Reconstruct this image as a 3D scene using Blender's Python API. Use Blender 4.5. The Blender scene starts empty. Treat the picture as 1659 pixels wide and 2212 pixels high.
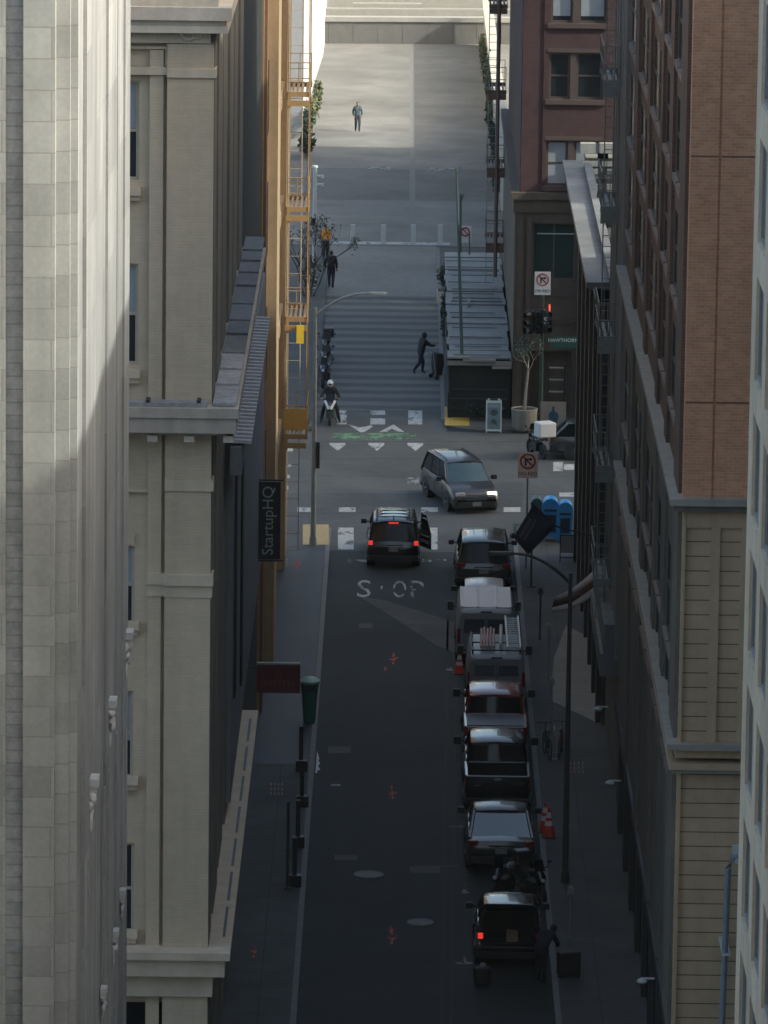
import bpy, bmesh, math, random
from mathutils import Vector, Matrix
random.seed(7)
sc = bpy.context.scene
COL = sc.collection
R = math.radians

# ---------------------------------------------------------------- camera model (also used to measure the place)
FPX, CX, CY, EYE = 12700.0, 829.5, 1106.0, 42.0
_s = Vector((59.5, -2416.0, FPX)).normalized()
_v = Vector((-.0125, 1.0, 0.0)); _v.z = -(_v.x*_s.x + _v.y*_s.y)/_s.z; _v.normalize()
_u = -_v
_r = _s.cross(_u)
if _r.x < 0: _r = -_r
CAMR = Matrix((_r, _s, _u))            # camera vector -> world vector
def _ray(px, py): return CAMR @ Vector(((px-CX)/FPX, (py-CY)/FPX, 1.0))
def at_h(px, py, h=0.0):
    d = _ray(px, py); t = (h-EYE)/d.z; return d*t + Vector((0, 0, EYE))
def at_Y(px, py, Y):
    d = _ray(px, py); return d*(Y/d.y) + Vector((0, 0, EYE))
def at_X(px, py, X):
    d = _ray(px, py); return d*(X/d.x) + Vector((0, 0, EYE))

# ---------------------------------------------------------------- materials
MATS = {}
def M(name, col, rough=.8, var=.18, scale=2.0, metal=0.0, spec=.5, brick=None, stain=0.0, coat=0.0, bump=0.0, emit=None, alt=None, streak=0.0, wear=None):
    if name in MATS: return MATS[name]
    m = bpy.data.materials.new(name); m.use_nodes = True
    nt = m.node_tree; N = nt.nodes; L = nt.links
    b = N['Principled BSDF']
    b.inputs['Roughness'].default_value = rough
    b.inputs['Metallic'].default_value = metal
    b.inputs['Specular IOR Level'].default_value = spec
    if coat: b.inputs['Coat Weight'].default_value = coat; b.inputs['Coat Roughness'].default_value = .04
    if emit:
        b.inputs['Emission Color'].default_value = (*emit[0], 1); b.inputs['Emission Strength'].default_value = emit[1]
    base = N.new('ShaderNodeRGB'); base.outputs[0].default_value = (*col, 1)
    out = base.outputs[0]
    tc = N.new('ShaderNodeTexCoord'); vec = tc.outputs['Object']
    bumpsrc = None
    if brick:
        # wall coordinates: (x,z) on faces that look along the street, (y,z) on faces that look across it
        geo = N.new('ShaderNodeNewGeometry')
        sp = N.new('ShaderNodeSeparateXYZ'); L.new(vec, sp.inputs[0])
        sn = N.new('ShaderNodeSeparateXYZ'); L.new(geo.outputs['Normal'], sn.inputs[0])
        ab = N.new('ShaderNodeMath'); ab.operation = 'ABSOLUTE'; L.new(sn.outputs[0], ab.inputs[0])
        gt = N.new('ShaderNodeMath'); gt.operation = 'GREATER_THAN'; L.new(ab.outputs[0], gt.inputs[0]); gt.inputs[1].default_value = .6
        mx = N.new('ShaderNodeMix'); mx.data_type = 'FLOAT'
        L.new(gt.outputs[0], mx.inputs['Factor']); L.new(sp.outputs[0], mx.inputs[2]); L.new(sp.outputs[1], mx.inputs[3])
        cb = N.new('ShaderNodeCombineXYZ'); L.new(mx.outputs[0], cb.inputs[0]); L.new(sp.outputs[2], cb.inputs[1])
        bt = N.new('ShaderNodeTexBrick'); L.new(cb.outputs[0], bt.inputs['Vector'])
        bw, bh, mort, c2, cm = brick
        bt.inputs['Scale'].default_value = 1; bt.inputs['Brick Width'].default_value = bw; bt.inputs['Row Height'].default_value = bh
        bt.inputs['Mortar Size'].default_value = mort; bt.inputs['Mortar Smooth'].default_value = .1
        bt.inputs['Color1'].default_value = (*col, 1); bt.inputs['Color2'].default_value = (*c2, 1); bt.inputs['Mortar'].default_value = (*cm, 1)
        out = bt.outputs['Color']; bumpsrc = bt.outputs['Fac']
    if alt:   # bands of a second paving along Y : (period, fraction, colour)
        per, fr, c2 = alt
        sp = N.new('ShaderNodeSeparateXYZ'); L.new(vec, sp.inputs[0])
        dv = N.new('ShaderNodeMath'); dv.operation = 'DIVIDE'; L.new(sp.outputs[1], dv.inputs[0]); dv.inputs[1].default_value = per
        nz0 = N.new('ShaderNodeTexNoise'); nz0.inputs['Scale'].default_value = .35; L.new(vec, nz0.inputs['Vector'])
        ad = N.new('ShaderNodeMath'); ad.operation = 'MULTIPLY_ADD'; L.new(nz0.outputs['Fac'], ad.inputs[0]); ad.inputs[1].default_value = .35; L.new(dv.outputs[0], ad.inputs[2])
        fc = N.new('ShaderNodeMath'); fc.operation = 'FRACT'; L.new(ad.outputs[0], fc.inputs[0])
        gt = N.new('ShaderNodeMapRange'); L.new(fc.outputs[0], gt.inputs[0]); gt.inputs[1].default_value = fr-.06; gt.inputs[2].default_value = fr+.06
        mx = N.new('ShaderNodeMix'); mx.data_type = 'RGBA'; L.new(gt.outputs[0], mx.inputs['Factor']); L.new(out, mx.inputs[6]); mx.inputs[7].default_value = (*c2, 1)
        out = mx.outputs[2]
    def mul(sock, nsock, lo, hi):
        mr = N.new('ShaderNodeMapRange'); L.new(nsock, mr.inputs[0]); mr.inputs[1].default_value = .3; mr.inputs[2].default_value = .7
        mr.inputs[3].default_value = lo; mr.inputs[4].default_value = hi
        mm = N.new('ShaderNodeMix'); mm.data_type = 'RGBA'; mm.blend_type = 'MULTIPLY'; mm.inputs['Factor'].default_value = 1
        L.new(sock, mm.inputs[6]); L.new(mr.outputs[0], mm.inputs[7]); return mm.outputs[2]
    if var:
        nz = N.new('ShaderNodeTexNoise'); nz.inputs['Scale'].default_value = scale; nz.inputs['Detail'].default_value = 6; nz.inputs['Roughness'].default_value = .65
        L.new(vec, nz.inputs['Vector']); out = mul(out, nz.outputs['Fac'], 1-var, 1+var)
        nf = N.new('ShaderNodeTexNoise'); nf.inputs['Scale'].default_value = scale*14; nf.inputs['Detail'].default_value = 3
        L.new(vec, nf.inputs['Vector']); out = mul(out, nf.outputs['Fac'], 1-var*.6, 1+var*.6)
    if stain:
        nz = N.new('ShaderNodeTexNoise'); nz.inputs['Scale'].default_value = .22; nz.inputs['Detail'].default_value = 5; nz.inputs['Distortion'].default_value = .6
        L.new(vec, nz.inputs['Vector']); out = mul(out, nz.outputs['Fac'], 1-stain, 1+stain*.5)
    if streak:
        mp = N.new('ShaderNodeMapping'); mp.inputs['Scale'].default_value = (2.2, 2.2, .12); L.new(vec, mp.inputs['Vector'])
        nz = N.new('ShaderNodeTexNoise'); nz.inputs['Scale'].default_value = 1; nz.inputs['Detail'].default_value = 4
        L.new(mp.outputs[0], nz.inputs['Vector']); out = mul(out, nz.outputs['Fac'], 1-streak, 1+streak*.4)
    L.new(out, b.inputs['Base Color'])
    if wear:      # paint worn through to the asphalt: (scale, share left, seed)
        mp = N.new('ShaderNodeMapping'); mp.inputs['Location'].default_value = (wear[2]*3.7, wear[2]*1.9, 0); mp.inputs['Scale'].default_value = (1,.45,1); L.new(vec, mp.inputs['Vector'])
        nz = N.new('ShaderNodeTexNoise'); nz.inputs['Scale'].default_value = wear[0]; nz.inputs['Detail'].default_value = 4; nz.inputs['Roughness'].default_value = .55; L.new(mp.outputs[0], nz.inputs['Vector'])
        mr = N.new('ShaderNodeMapRange'); L.new(nz.outputs['Fac'], mr.inputs[0]); c = .5+.28*(.5-wear[1])*2*.6; mr.inputs[1].default_value = c-.10; mr.inputs[2].default_value = c+.09
        L.new(mr.outputs[0], b.inputs['Alpha'])
    if bump or bumpsrc:
        bp = N.new('ShaderNodeBump'); bp.inputs['Strength'].default_value = bump or .35; bp.inputs['Distance'].default_value = .02
        if bumpsrc:
            iv = N.new('ShaderNodeMath'); iv.operation = 'SUBTRACT'; iv.inputs[0].default_value = 1; L.new(bumpsrc, iv.inputs[1]); L.new(iv.outputs[0], bp.inputs['Height'])
        else:
            nb = N.new('ShaderNodeTexNoise'); nb.inputs['Scale'].default_value = scale*10; L.new(vec, nb.inputs['Vector']); L.new(nb.outputs['Fac'], bp.inputs['Height'])
        L.new(bp.outputs[0], b.inputs['Normal'])
    MATS[name] = m
    return m

# ---------------------------------------------------------------- mesh builder
class MB:
    def __init__(s): s.v = []; s.f = []; s.mi = []; s.cur = 0
    def add(s, vs, fs):
        o = len(s.v); s.v += [tuple(p) for p in vs]; s.f += [tuple(i+o for i in f) for f in fs]; s.mi += [s.cur]*len(fs); return s
    def box(s, x0, x1, y0, y1, z0, z1):
        return s.add([(x0,y0,z0),(x1,y0,z0),(x1,y1,z0),(x0,y1,z0),(x0,y0,z1),(x1,y0,z1),(x1,y1,z1),(x0,y1,z1)],
                     [(0,3,2,1),(4,5,6,7),(0,1,5,4),(1,2,6,5),(2,3,7,6),(3,0,4,7)])
    def quad(s, a, b, c, d): return s.add([a,b,c,d], [(0,1,2,3)])
    def poly(s, pts): return s.add(pts, [tuple(range(len(pts)))])
    def prism(s, pts, z0, z1):               # plan polygon, extruded up
        n = len(pts)
        return s.add([(p[0],p[1],z0) for p in pts]+[(p[0],p[1],z1) for p in pts],
                     [tuple(range(n-1,-1,-1)), tuple(range(n,2*n))]+[(i,(i+1)%n,n+(i+1)%n,n+i) for i in range(n)])
    def ext(s, pts, d):                      # any planar polygon, extruded by vector d
        n = len(pts); d = Vector(d); pts = [Vector(p) for p in pts]
        return s.add(pts+[p+d for p in pts], [tuple(range(n-1,-1,-1)), tuple(range(n,2*n))]+[(i,(i+1)%n,n+(i+1)%n,n+i) for i in range(n)])
    def loft(s, rings, cap=True):
        n = len(rings[0]); vs = [p for r in rings for p in r]; fs = []
        for k in range(len(rings)-1):
            for i in range(n):
                fs.append((k*n+i, k*n+(i+1)%n, (k+1)*n+(i+1)%n, (k+1)*n+i))
        if cap: fs += [tuple(range(n-1,-1,-1)), tuple(range((len(rings)-1)*n, len(rings)*n))]
        return s.add(vs, fs)
    def tube(s, pts, rad, n=6, cap=True):
        pts = [Vector(p) for p in pts]; rings = []
        for i, p in enumerate(pts):
            t = (pts[min(i+1,len(pts)-1)]-pts[max(i-1,0)]).normalized()
            a = Vector((0,0,1)) if abs(t.z) < .9 else Vector((1,0,0))
            u = t.cross(a).normalized(); w = t.cross(u).normalized()
            r = rad[i] if isinstance(rad, (list,tuple)) else rad
            rings.append([p+(u*math.cos(q)+w*math.sin(q))*r for q in [2*math.pi*k/n for k in range(n)]])
        return s.loft(rings, cap)
    def cyl(s, p0, p1, r0, r1=None, n=16): return s.tube([p0,p1], [r0, r0 if r1 is None else r1], n)
    def torus(s, c, axis, R0, r0, n=20, m=8):
        c = Vector(c); ax = Vector(axis).normalized(); a = Vector((0,0,1)) if abs(ax.z) < .9 else Vector((1,0,0))
        u = ax.cross(a).normalized(); w = ax.cross(u)
        vs = []; fs = []
        for i in range(n):
            d = u*math.cos(2*math.pi*i/n)+w*math.sin(2*math.pi*i/n)
            for j in range(m):
                q = 2*math.pi*j/m; vs.append(c+d*(R0+r0*math.cos(q))+ax*(r0*math.sin(q)))
        for i in range(n):
            for j in range(m):
                fs.append((i*m+j, ((i+1)%n)*m+j, ((i+1)%n)*m+(j+1)%m, i*m+(j+1)%m))
        return s.add(vs, fs)
    def sphere(s, c, r, n=12, m=8):
        c = Vector(c); r = Vector(r) if hasattr(r,'__len__') else Vector((r,r,r))
        vs = [c+Vector((0,0,r.z))]; fs = []
        for j in range(1,m):
            t = math.pi*j/m
            for i in range(n):
                q = 2*math.pi*i/n; vs.append(c+Vector((r.x*math.sin(t)*math.cos(q), r.y*math.sin(t)*math.sin(q), r.z*math.cos(t))))
        vs.append(c-Vector((0,0,r.z)))
        for i in range(n): fs.append((0, 1+i, 1+(i+1)%n))
        for j in range(m-2):
            for i in range(n): fs.append((1+j*n+i, 1+(j+1)*n+i, 1+(j+1)*n+(i+1)%n, 1+j*n+(i+1)%n))
        e = len(vs)-1; o = 1+(m-2)*n
        for i in range(n): fs.append((e, o+(i+1)%n, o+i))
        return s.add(vs, fs)
    def disc(s, c, rx, ry, n=24):            # horizontal disc
        return s.add([(c[0]+rx*math.cos(2*math.pi*i/n), c[1]+ry*math.sin(2*math.pi*i/n), c[2]) for i in range(n)], [tuple(range(n))])
    def pieces(s):
        """loose islands grouped into pieces that stand clearly apart"""
        par = list(range(len(s.v)))
        def find(i):
            while par[i] != i: par[i] = par[par[i]]; i = par[i]
            return i
        for f in s.f:
            a = find(f[0])
            for i in f[1:]: par[find(i)] = a
        isl = {}
        for k,f in enumerate(s.f): isl.setdefault(find(f[0]), []).append(k)
        if len(isl) < 2 or len(isl) > 400: return None
        bb = []
        for fs in isl.values():
            ps = [s.v[i] for k in fs for i in s.f[k]]
            lo = [min(p[a] for p in ps) for a in range(3)]; hi = [max(p[a] for p in ps) for a in range(3)]
            bb.append([lo, hi, math.dist(lo,hi), list(fs)])
        n = len(bb); g = list(range(n))
        def fg(i):
            while g[i] != i: i = g[i]
            return i
        for i in range(n):
            for j in range(i):
                if fg(i) == fg(j): continue
                gap = math.sqrt(sum(max(0, bb[i][0][a]-bb[j][1][a], bb[j][0][a]-bb[i][1][a])**2 for a in range(3)))
                if gap < .30*max(bb[i][2], bb[j][2]) and gap < .5 or gap < .03: g[fg(i)] = fg(j)
        out = {}
        for i in range(n): out.setdefault(fg(i), []).extend(bb[i][3])
        return list(out.values()) if 1 < len(out) <= 60 else None
    def build(s, name, mats, parent=None, smooth=None, bevel=0, loc=None, fix=True):
        if parent is not None and not any(w in name for w in ('leaves','crown','letter','joint','writing','visor','trunk','stem','spokes','picture','carving')):
            ps = s.pieces()
            if ps:
                first = None
                for fs in ps:
                    used = sorted({i for k in fs for i in s.f[k]}); mp = {o:n for n,o in enumerate(used)}
                    q = MB(); q.v = [s.v[i] for i in used]; q.f = [tuple(mp[i] for i in s.f[k]) for k in fs]; q.mi = [s.mi[k] for k in fs]
                    o = q._build(name, mats, parent, smooth, bevel, loc, fix); first = first or o
                return first
        return s._build(name, mats, parent, smooth, bevel, loc, fix)
    def _build(s, name, mats, parent=None, smooth=None, bevel=0, loc=None, fix=True):
        me = bpy.data.meshes.new(name); me.from_pydata(s.v, [], s.f)
        mats = mats if isinstance(mats, (list,tuple)) else [mats]
        for m in mats: me.materials.append(m)
        if len(mats) > 1:
            for p, k in zip(me.polygons, s.mi): p.material_index = k
        if fix:
            bm = bmesh.new(); bm.from_mesh(me); bmesh.ops.recalc_face_normals(bm, faces=bm.faces); bm.to_mesh(me); bm.free()
        if smooth is not None:
            for p in me.polygons: p.use_smooth = True
            me.set_sharp_from_angle(angle=R(smooth))
        me.update()
        o = bpy.data.objects.new(name, me); COL.objects.link(o)
        if parent: o.parent = parent
        if loc: o.location = loc
        if bevel:
            b = o.modifiers.new('bevel', 'BEVEL'); b.width = bevel; b.segments = 2; b.limit_method = 'ANGLE'; b.angle_limit = R(40)
        return o

def tag(o, label, cat, group=None):
    o['label'] = label; o['category'] = cat
    if group: o['group'] = group
    return o
def thing(name, label, cat, loc=(0,0,0), rz=0.0, group=None):
    o = bpy.data.objects.new(name, None); COL.objects.link(o)
    o.location = loc; o.rotation_euler = (0,0,rz); o.empty_display_size = .2
    return tag(o, label, cat, group)
def thing_part(name, parent, loc=(0,0,0)):
    o = bpy.data.objects.new(name, None); COL.objects.link(o); o.parent = parent; o.location = loc; o.empty_display_size = .1; return o
def struct(o, parent=None):
    o['kind'] = 'structure'; return o
def dup(root, loc, rz=None, label=None, group=None):
    def cp(o, par):
        c = o.copy(); COL.objects.link(c)
        if par: c.parent = par
        for ch in list(o.children): cp(ch, c)
        return c
    r = cp(root, None); r.location = loc
    if rz is not None: r.rotation_euler = (0,0,rz)
    if label: r['label'] = label
    if group: r['group'] = group
    return r
def copy_part(o, parent, loc):
    c = o.copy(); COL.objects.link(c); c.parent = parent; c.location = loc
    for ch in list(o.children):
        d = ch.copy(); COL.objects.link(d); d.parent = c
    return c
def text_mesh(txt, size, extrude=.004):
    cu = bpy.data.curves.new('lettering', 'FONT'); cu.body = txt; cu.size = size; cu.extrude = extrude
    cu.align_x = 'CENTER'; cu.align_y = 'CENTER'; cu.resolution_u = 3
    ob = bpy.data.objects.new('lettering', cu); COL.objects.link(ob)
    dg = bpy.context.evaluated_depsgraph_get(); me = bpy.data.meshes.new_from_object(ob.evaluated_get(dg))
    bpy.data.objects.remove(ob); return me
def lettering(txt, size, mat, parent, mtx, name='lettering'):
    me = text_mesh(txt, size); me.transform(mtx); me.materials.clear(); me.materials.append(mat)
    o = bpy.data.objects.new(name, me); COL.objects.link(o); o.parent = parent; return o
FACE_CAM = Matrix.Rotation(R(90), 4, 'X')      # text lying in XY -> standing, facing -Y

def wall_holes(mb, orient, plane, t, a0, a1, z0, z1, holes):
    """wall panel with rectangular openings; orient 'front' spans X at Y=plane..plane+t, 'side' spans Y at X=plane..plane+t"""
    zs = sorted({z0, z1, *[min(max(h[2],z0),z1) for h in holes], *[min(max(h[3],z0),z1) for h in holes]})
    for k in range(len(zs)-1):
        lo, hi = zs[k], zs[k+1]
        if hi-lo < 1e-5: continue
        cuts = sorted([(h[0],h[1]) for h in holes if h[2] < hi-1e-5 and h[3] > lo+1e-5])
        p = a0
        for c0, c1 in cuts+[(a1,a1)]:
            if c0 > p+1e-5:
                if orient == 'front': mb.box(p, c0, plane, plane+t, lo, hi)
                else: mb.box(plane, plane+t, p, c0, lo, hi)
            p = max(p, c1)
HAZE = .00005; EXPO = 1.35; WBT = 7050; WBI = 0
# ================================================================ materials used by the setting
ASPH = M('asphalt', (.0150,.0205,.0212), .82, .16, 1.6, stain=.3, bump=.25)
PAVE = M('sidewalk_concrete', (.066,.072,.076), .85, .14, 1.2, stain=.35, brick=None, bump=.2)
PAVER = M('sidewalk_concrete_right', (.072,.073,.071), .85, .14, 1.2, stain=.35, bump=.2)
KERB = M('kerb_granite', (.15,.15,.147), .8, .15, 3)
PLAZA = M('plaza_paving', (.166,.161,.153), .85, .14, .5, stain=.28)
WORN_LIT = M('worn_and_lit_asphalt', (.078,.078,.072), .85, .25, 1.6, stain=.4)
PAINT = M('road_paint_white', (.42,.42,.41), .7, .3, 6, stain=.3, wear=(2.2,.86,1))
FADED = M('road_paint_faded', (.26,.26,.255), .75, .35, 7, stain=.35, wear=(2.5,.6,2))
DIM = M('road_paint_grey', (.07,.072,.072), .8, .3, 6)
GREENP = M('bike_lane_green', (.11,.22,.12), .75, .35, 4, stain=.3, wear=(1.6,.55,3))
ORANGE = M('marking_paint_orange', (.60,.09,.055), .7, .3, 9, wear=(7,.68,4))
TACT = M('tactile_yellow', (.40,.29,.13), .75, .15, 5)
BANDS = M('banded_paving', (.118,.120,.119), .8, .12, 1.5, alt=(1.9,.5,(.058,.062,.064)))
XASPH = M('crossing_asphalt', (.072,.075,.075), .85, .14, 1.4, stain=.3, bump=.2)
IRON = M('cast_iron', (.15,.155,.155), .6, .25, 12)
BLACK = M('black_paint', (.012,.013,.015), .45, .1, 8)
SH = .066                                     # the cross street meets the lane at a slight skew
def sk(x, y): return (x, y + SH*x)

# ---------------------------------------------------------------- ground
mb = MB(); mb.quad((-400,-120,0),(400,-120,0),(400,900,0),(-400,900,0))
road = mb.build('road', ASPH); struct(road)
def fillet(pts, idx, r, n=6):
    out = []
    for i, p in enumerate(pts):
        if i in idx:
            p = Vector(p); a = Vector(pts[i-1]); b = Vector(pts[(i+1)%len(pts)])
            da = (a-p).normalized(); db = (b-p).normalized()
            for k in range(n+1):
                t = k/n; q = (p+da*r)*(1-t)**2 + p*2*t*(1-t) + (p+db*r)*t*t; out.append((q.x, q.y))
        else: out.append(p)
    return out
def sidewalk(name, pts, mat, kerbw=.16):
    m = MB(); m.prism(pts, -.05, .12); o = m.build(name, mat); struct(o); return o
sl = sidewalk('sidewalk', fillet([(-90,-100),(-2.63,-100),sk(-2.63,218.6),sk(-90,218.6)], {2}, 1.2), PAVE)
sr = sidewalk('sidewalk', fillet([(4.49,-100),(90,-100),sk(90,218.3),sk(4.49,218.3)], {3}, 1.5), PAVER)
srf = sidewalk('sidewalk', fillet([sk(1.95,238.2),sk(90,238.2),(90,291),(1.95,291)], {0}, 2.2), PAVER)
slf = sidewalk('sidewalk', fillet([sk(-90,238.6),sk(-3.5,238.6),(-3.5,291),(-90,291)], {1}, 1.0), PAVE)
def kerb(pts, parent):
    m = MB()
    for (x0,y0),(x1,y1) in pts:
        d = Vector((x1-x0,y1-y0)).normalized(); n = Vector((-d.y,d.x))*.16
        L = (Vector((x1,y1))-Vector((x0,y0))).length; k = max(1,int(L/2.4))
        for i in range(k):
            a = Vector((x0,y0))+d*(L*i/k+.012); b = Vector((x0,y0))+d*(L*(i+1)/k-.012)
            m.prism([(a.x,a.y),(b.x,b.y),(b.x+n.x,b.y+n.y),(a.x+n.x,a.y+n.y)], -.05, .126)
    o = m.build('kerb', KERB, parent); o['kind'] = 'structure'; return o
kerb([((-2.63,100),(-2.63,216.8))][::1], sl).location.x = .16
kerb([((4.33,100),(4.33,216.2))], sr).location.x = .16
kerb([((1.79,241),(1.79,291))], srf).location.x = .16
# paving joints of the sidewalks: thin dark grooves laid as sheets
JNT = M('paving_joint', (.03,.032,.034), .9, .1, 3)
m = MB()
for k in range(60):
    y = 148+k*1.35
    m.quad((-4.4,y,.124),(-2.63,y,.124),(-2.63,y+.022,.124),(-4.4,y+.022,.124))
m.quad((-3.5,148,.124),(-3.48,148,.124),(-3.48,212,.124),(-3.5,212,.124)); m.build('paving_joint', JNT, sl)
m = MB()
for k in range(50):
    y = 148+k*1.5
    m.quad((4.5,y,.124),(6.7,y,.124),(6.7,y+.022,.124),(4.5,y+.022,.124))
m.quad((5.55,148,.124),(5.57,148,.124),(5.57,214,.124),(5.55,214,.124)); m.build('paving_joint', JNT, sr)
# darker slate paving before the shop on the left, window-reflected sun painted as paler slabs on the right
SLATE = M('slate_paving', (.028,.034,.042), .6, .15, 2, stain=.25)
m = MB(); m.quad((-4.38,177.9,.128),(-2.66,177.9,.128),(-2.66,212.2,.128),(-4.38,212.2,.128)); m.build('slate_paving', SLATE, sl)
LITC = M('lit_concrete', (.24,.23,.205), .85, .12, 1.5, stain=.25)
m = MB(); m.prism([(5.1,187.5),(6.66,184.0),(6.66,197.5),(5.9,199.5),(5.35,194)], .1215, .128); m.build('lit_concrete', LITC, sr)
# banded paving of the lane beyond the crossing, then the plaza
m = MB(); m.quad(sk(-3.5,243.6)+(.004,),sk(1.8,243.6)+(.004,),(1.8,275.5,.004),(-3.5,275.5,.004)); o = m.build('banded_paving', BANDS); struct(o)
LIGHTB = M('pale_paving', (.185,.178,.166), .85, .15, 2, stain=.2)
m = MB(); m.quad((-3.5,275.5,.004),(1.8,275.5,.004),(1.8,292.1,.004),(-3.5,292.1,.004)); o = m.build('paving', LIGHTB); struct(o)
m = MB(); m.quad((-40,292.2,.004),(40,292.2,.004),(40,480,.004),(-40,480,.004)); plaza = m.build('plaza', PLAZA); struct(plaza)
m = MB(); m.quad((-3.4,292.6,.008),(2.5,292.6,.008),(2.5,293.5,.008),(-3.4,293.5,.008)); m.build('white_line', PAINT, plaza)
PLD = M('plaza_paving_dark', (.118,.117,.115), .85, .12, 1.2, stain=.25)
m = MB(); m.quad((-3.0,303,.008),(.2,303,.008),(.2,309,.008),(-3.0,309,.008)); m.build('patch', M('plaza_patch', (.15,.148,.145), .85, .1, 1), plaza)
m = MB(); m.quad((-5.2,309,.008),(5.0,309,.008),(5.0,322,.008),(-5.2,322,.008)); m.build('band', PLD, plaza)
m = MB(); m.quad((.45,295,.010),(.75,295,.010),(.75,385,.010),(.45,385,.010)); m.build('drain_strip', M('drain_strip', (.148,.147,.145), .8, .15, 3), plaza)
m = MB()
for x0,x1 in ((-2.0,-.6),(1.4,3.2)): m.quad((x0,321.5,.012),(x1,321.5,.012),(x1,322.6,.012),(x0,322.6,.012))
m.build('white_marking', FADED, plaza)

# ---------------------------------------------------------------- road markings (children of the road)
def flat(name, mat, quads, z=.004, parent=road):
    m = MB()
    for q in quads: m.poly([(p[0],p[1],z) for p in q])
    return m.build(name, mat, parent)
def pxq(pts):   # ground polygon measured on the place
    return [tuple(at_h(*p)[:2]) for p in pts]
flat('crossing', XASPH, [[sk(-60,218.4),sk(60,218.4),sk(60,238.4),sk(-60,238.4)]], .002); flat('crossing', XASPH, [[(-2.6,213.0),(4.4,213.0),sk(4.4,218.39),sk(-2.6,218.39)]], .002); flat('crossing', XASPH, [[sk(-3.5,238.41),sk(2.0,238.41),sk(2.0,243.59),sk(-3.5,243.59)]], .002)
def rect(px0, py0, px1, py1): return pxq([(px0,py1),(px1,py1),(px1,py0),(px0,py0)])
flat('crosswalk_stripe', PAINT, [rect(730,1140,764,1187), rect(925,1140,945,1187)])
for x in (642,732,820,910,1088): flat('crosswalk_dash', PAINT, [rect(x,1096,x+36,1106)])
flat('crosswalk_stripe', PAINT, [rect(728,885,749,917), rect(882,885,912,917)])
flat('crosswalk_stripe', PAINT, [rect(800,885,832,896), rect(800,904,832,917)])
for x in (712,796,880): flat('yield_triangle', PAINT, [pxq([(x,957),(x+34,957),(x+34,961),(x+18,974),(x,961)])])
flat('bike_lane', GREENP, [rect(720,936,898,950)])
flat('bike_arrow', PAINT, [pxq([(752,917),(776,924),(802,918),(806,922),(786,934),(778,934)]), pxq([(818,934),(850,917),(874,934),(858,932),(846,926),(836,933)])], .008)
for y in (958,968,1002,1026,1050,1072,1084,1096): flat('crosswalk_dash', PAINT, [rect(596,y,634-(y-958)*.12,y+7)])
flat('crosswalk_dash', PAINT, [rect(1195,998,1216,1018), rect(1218,1003,1240,1015)])
flat('crosswalk_dash', PAINT, [rect(1208,1064,1245,1073)])
flat('stop_line', FADED, [rect(752,1209,797,1216), rect(912,1208,932,1214), rect(944,1208,964,1212), rect(880,1031,905,1045)])
lt = text_mesh('STOP', 1.0, 0.0); xs = [v.co.x for v in lt.vertices]; ys = [v.co.y for v in lt.vertices]
a, b = at_h(768,1290), at_h(915,1255)
sx = (b.x-a.x)/(max(xs)-min(xs)); sy = (b.y-a.y)/(max(ys)-min(ys))
for v in lt.vertices: v.co = ((v.co.x-min(xs))*sx+a.x, (v.co.y-min(ys))*sy+a.y+.06*(v.co.x), .005)
SPACE = max(xs)-min(xs)
for i,ch in enumerate('STOP'):
    wm = M('road_paint_letter_%d' % i, (.40,.40,.385), .75, .3, 6, wear=(1.5,(.80,.14,.52,.36)[i],5+i))
    me = text_mesh(ch, 1.0, 0.0); x_ = [v.co.x for v in me.vertices]; y_ = [v.co.y for v in me.vertices]
    wd = (b.x-a.x)*.20; x0 = a.x+(b.x-a.x)*(.02+.262*i)
    for v in me.vertices:
        v.co = ((v.co.x-min(x_))/(max(x_)-min(x_))*wd+x0, (v.co.y-min(y_))/(max(y_)-min(y_))*(b.y-a.y)+a.y, .005)
    me.materials.clear(); me.materials.append(wm); o = bpy.data.objects.new('stop_letter', me); COL.objects.link(o); o.parent = road
# diagonal patch of window-reflected sun painted on the asphalt, utility covers, parking ticks, survey paint
flat('worn_and_lit_patch', WORN_LIT, [pxq([(775,1288),(835,1298),(985,1345),(985,1412),(940,1392),(830,1322)])], .004)
flat('worn_and_lit_patch', WORN_LIT, [pxq([(800,1100),(900,1040),(985,1040),(985,1085),(930,1100)])][:0] or [rect(885,1870,990,1886)], .004)
flat('worn_and_lit_patch', M('dark_patch', (.017,.019,.02), .8, .15, 2), [rect(950,1872,1010,1903), rect(940,1232,985,1262)], .006)
flat('worn_and_lit_patch', M('crossing_patch', (.05,.053,.056), .85, .15, 2), [pxq([(880,1060),(1130,1040),(1130,1095),(880,1095)])], .0035)
flat('utility_cover', DIM, [rect(708,1613,757,1627), rect(722,1847,772,1858), rect(775,1347,805,1357)], .005)
flat('utility_cover', FADED, [rect(715,1694,736,1698)], .005)
rn = random.Random(21)
SEAM = M('tar_seam', (.050,.053,.055), .95, .2, 5, spec=.1); PATCHM = [M('asphalt_patch_a', (.0195,.025,.0255), .85, .2, 2), M('asphalt_patch_b', (.0125,.017,.018), .8, .2, 2)]
def seam(x, y0, y1, w=.022, drift=.10, z=.0072):
    m = MB(); n = 14; pts = []; xx = x
    for i in range(n+1): xx += rn.gauss(0,drift/3); pts.append((xx, y0+(y1-y0)*i/n))
    m.add([(p[0]-w*rn.uniform(.5,1.3),p[1],z) for p in pts]+[(p[0]+w*rn.uniform(.5,1.3),p[1],z) for p in pts],[(i,i+1,n+2+i,n+1+i) for i in range(n)]); m._build('tar_seam', SEAM, road)
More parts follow.
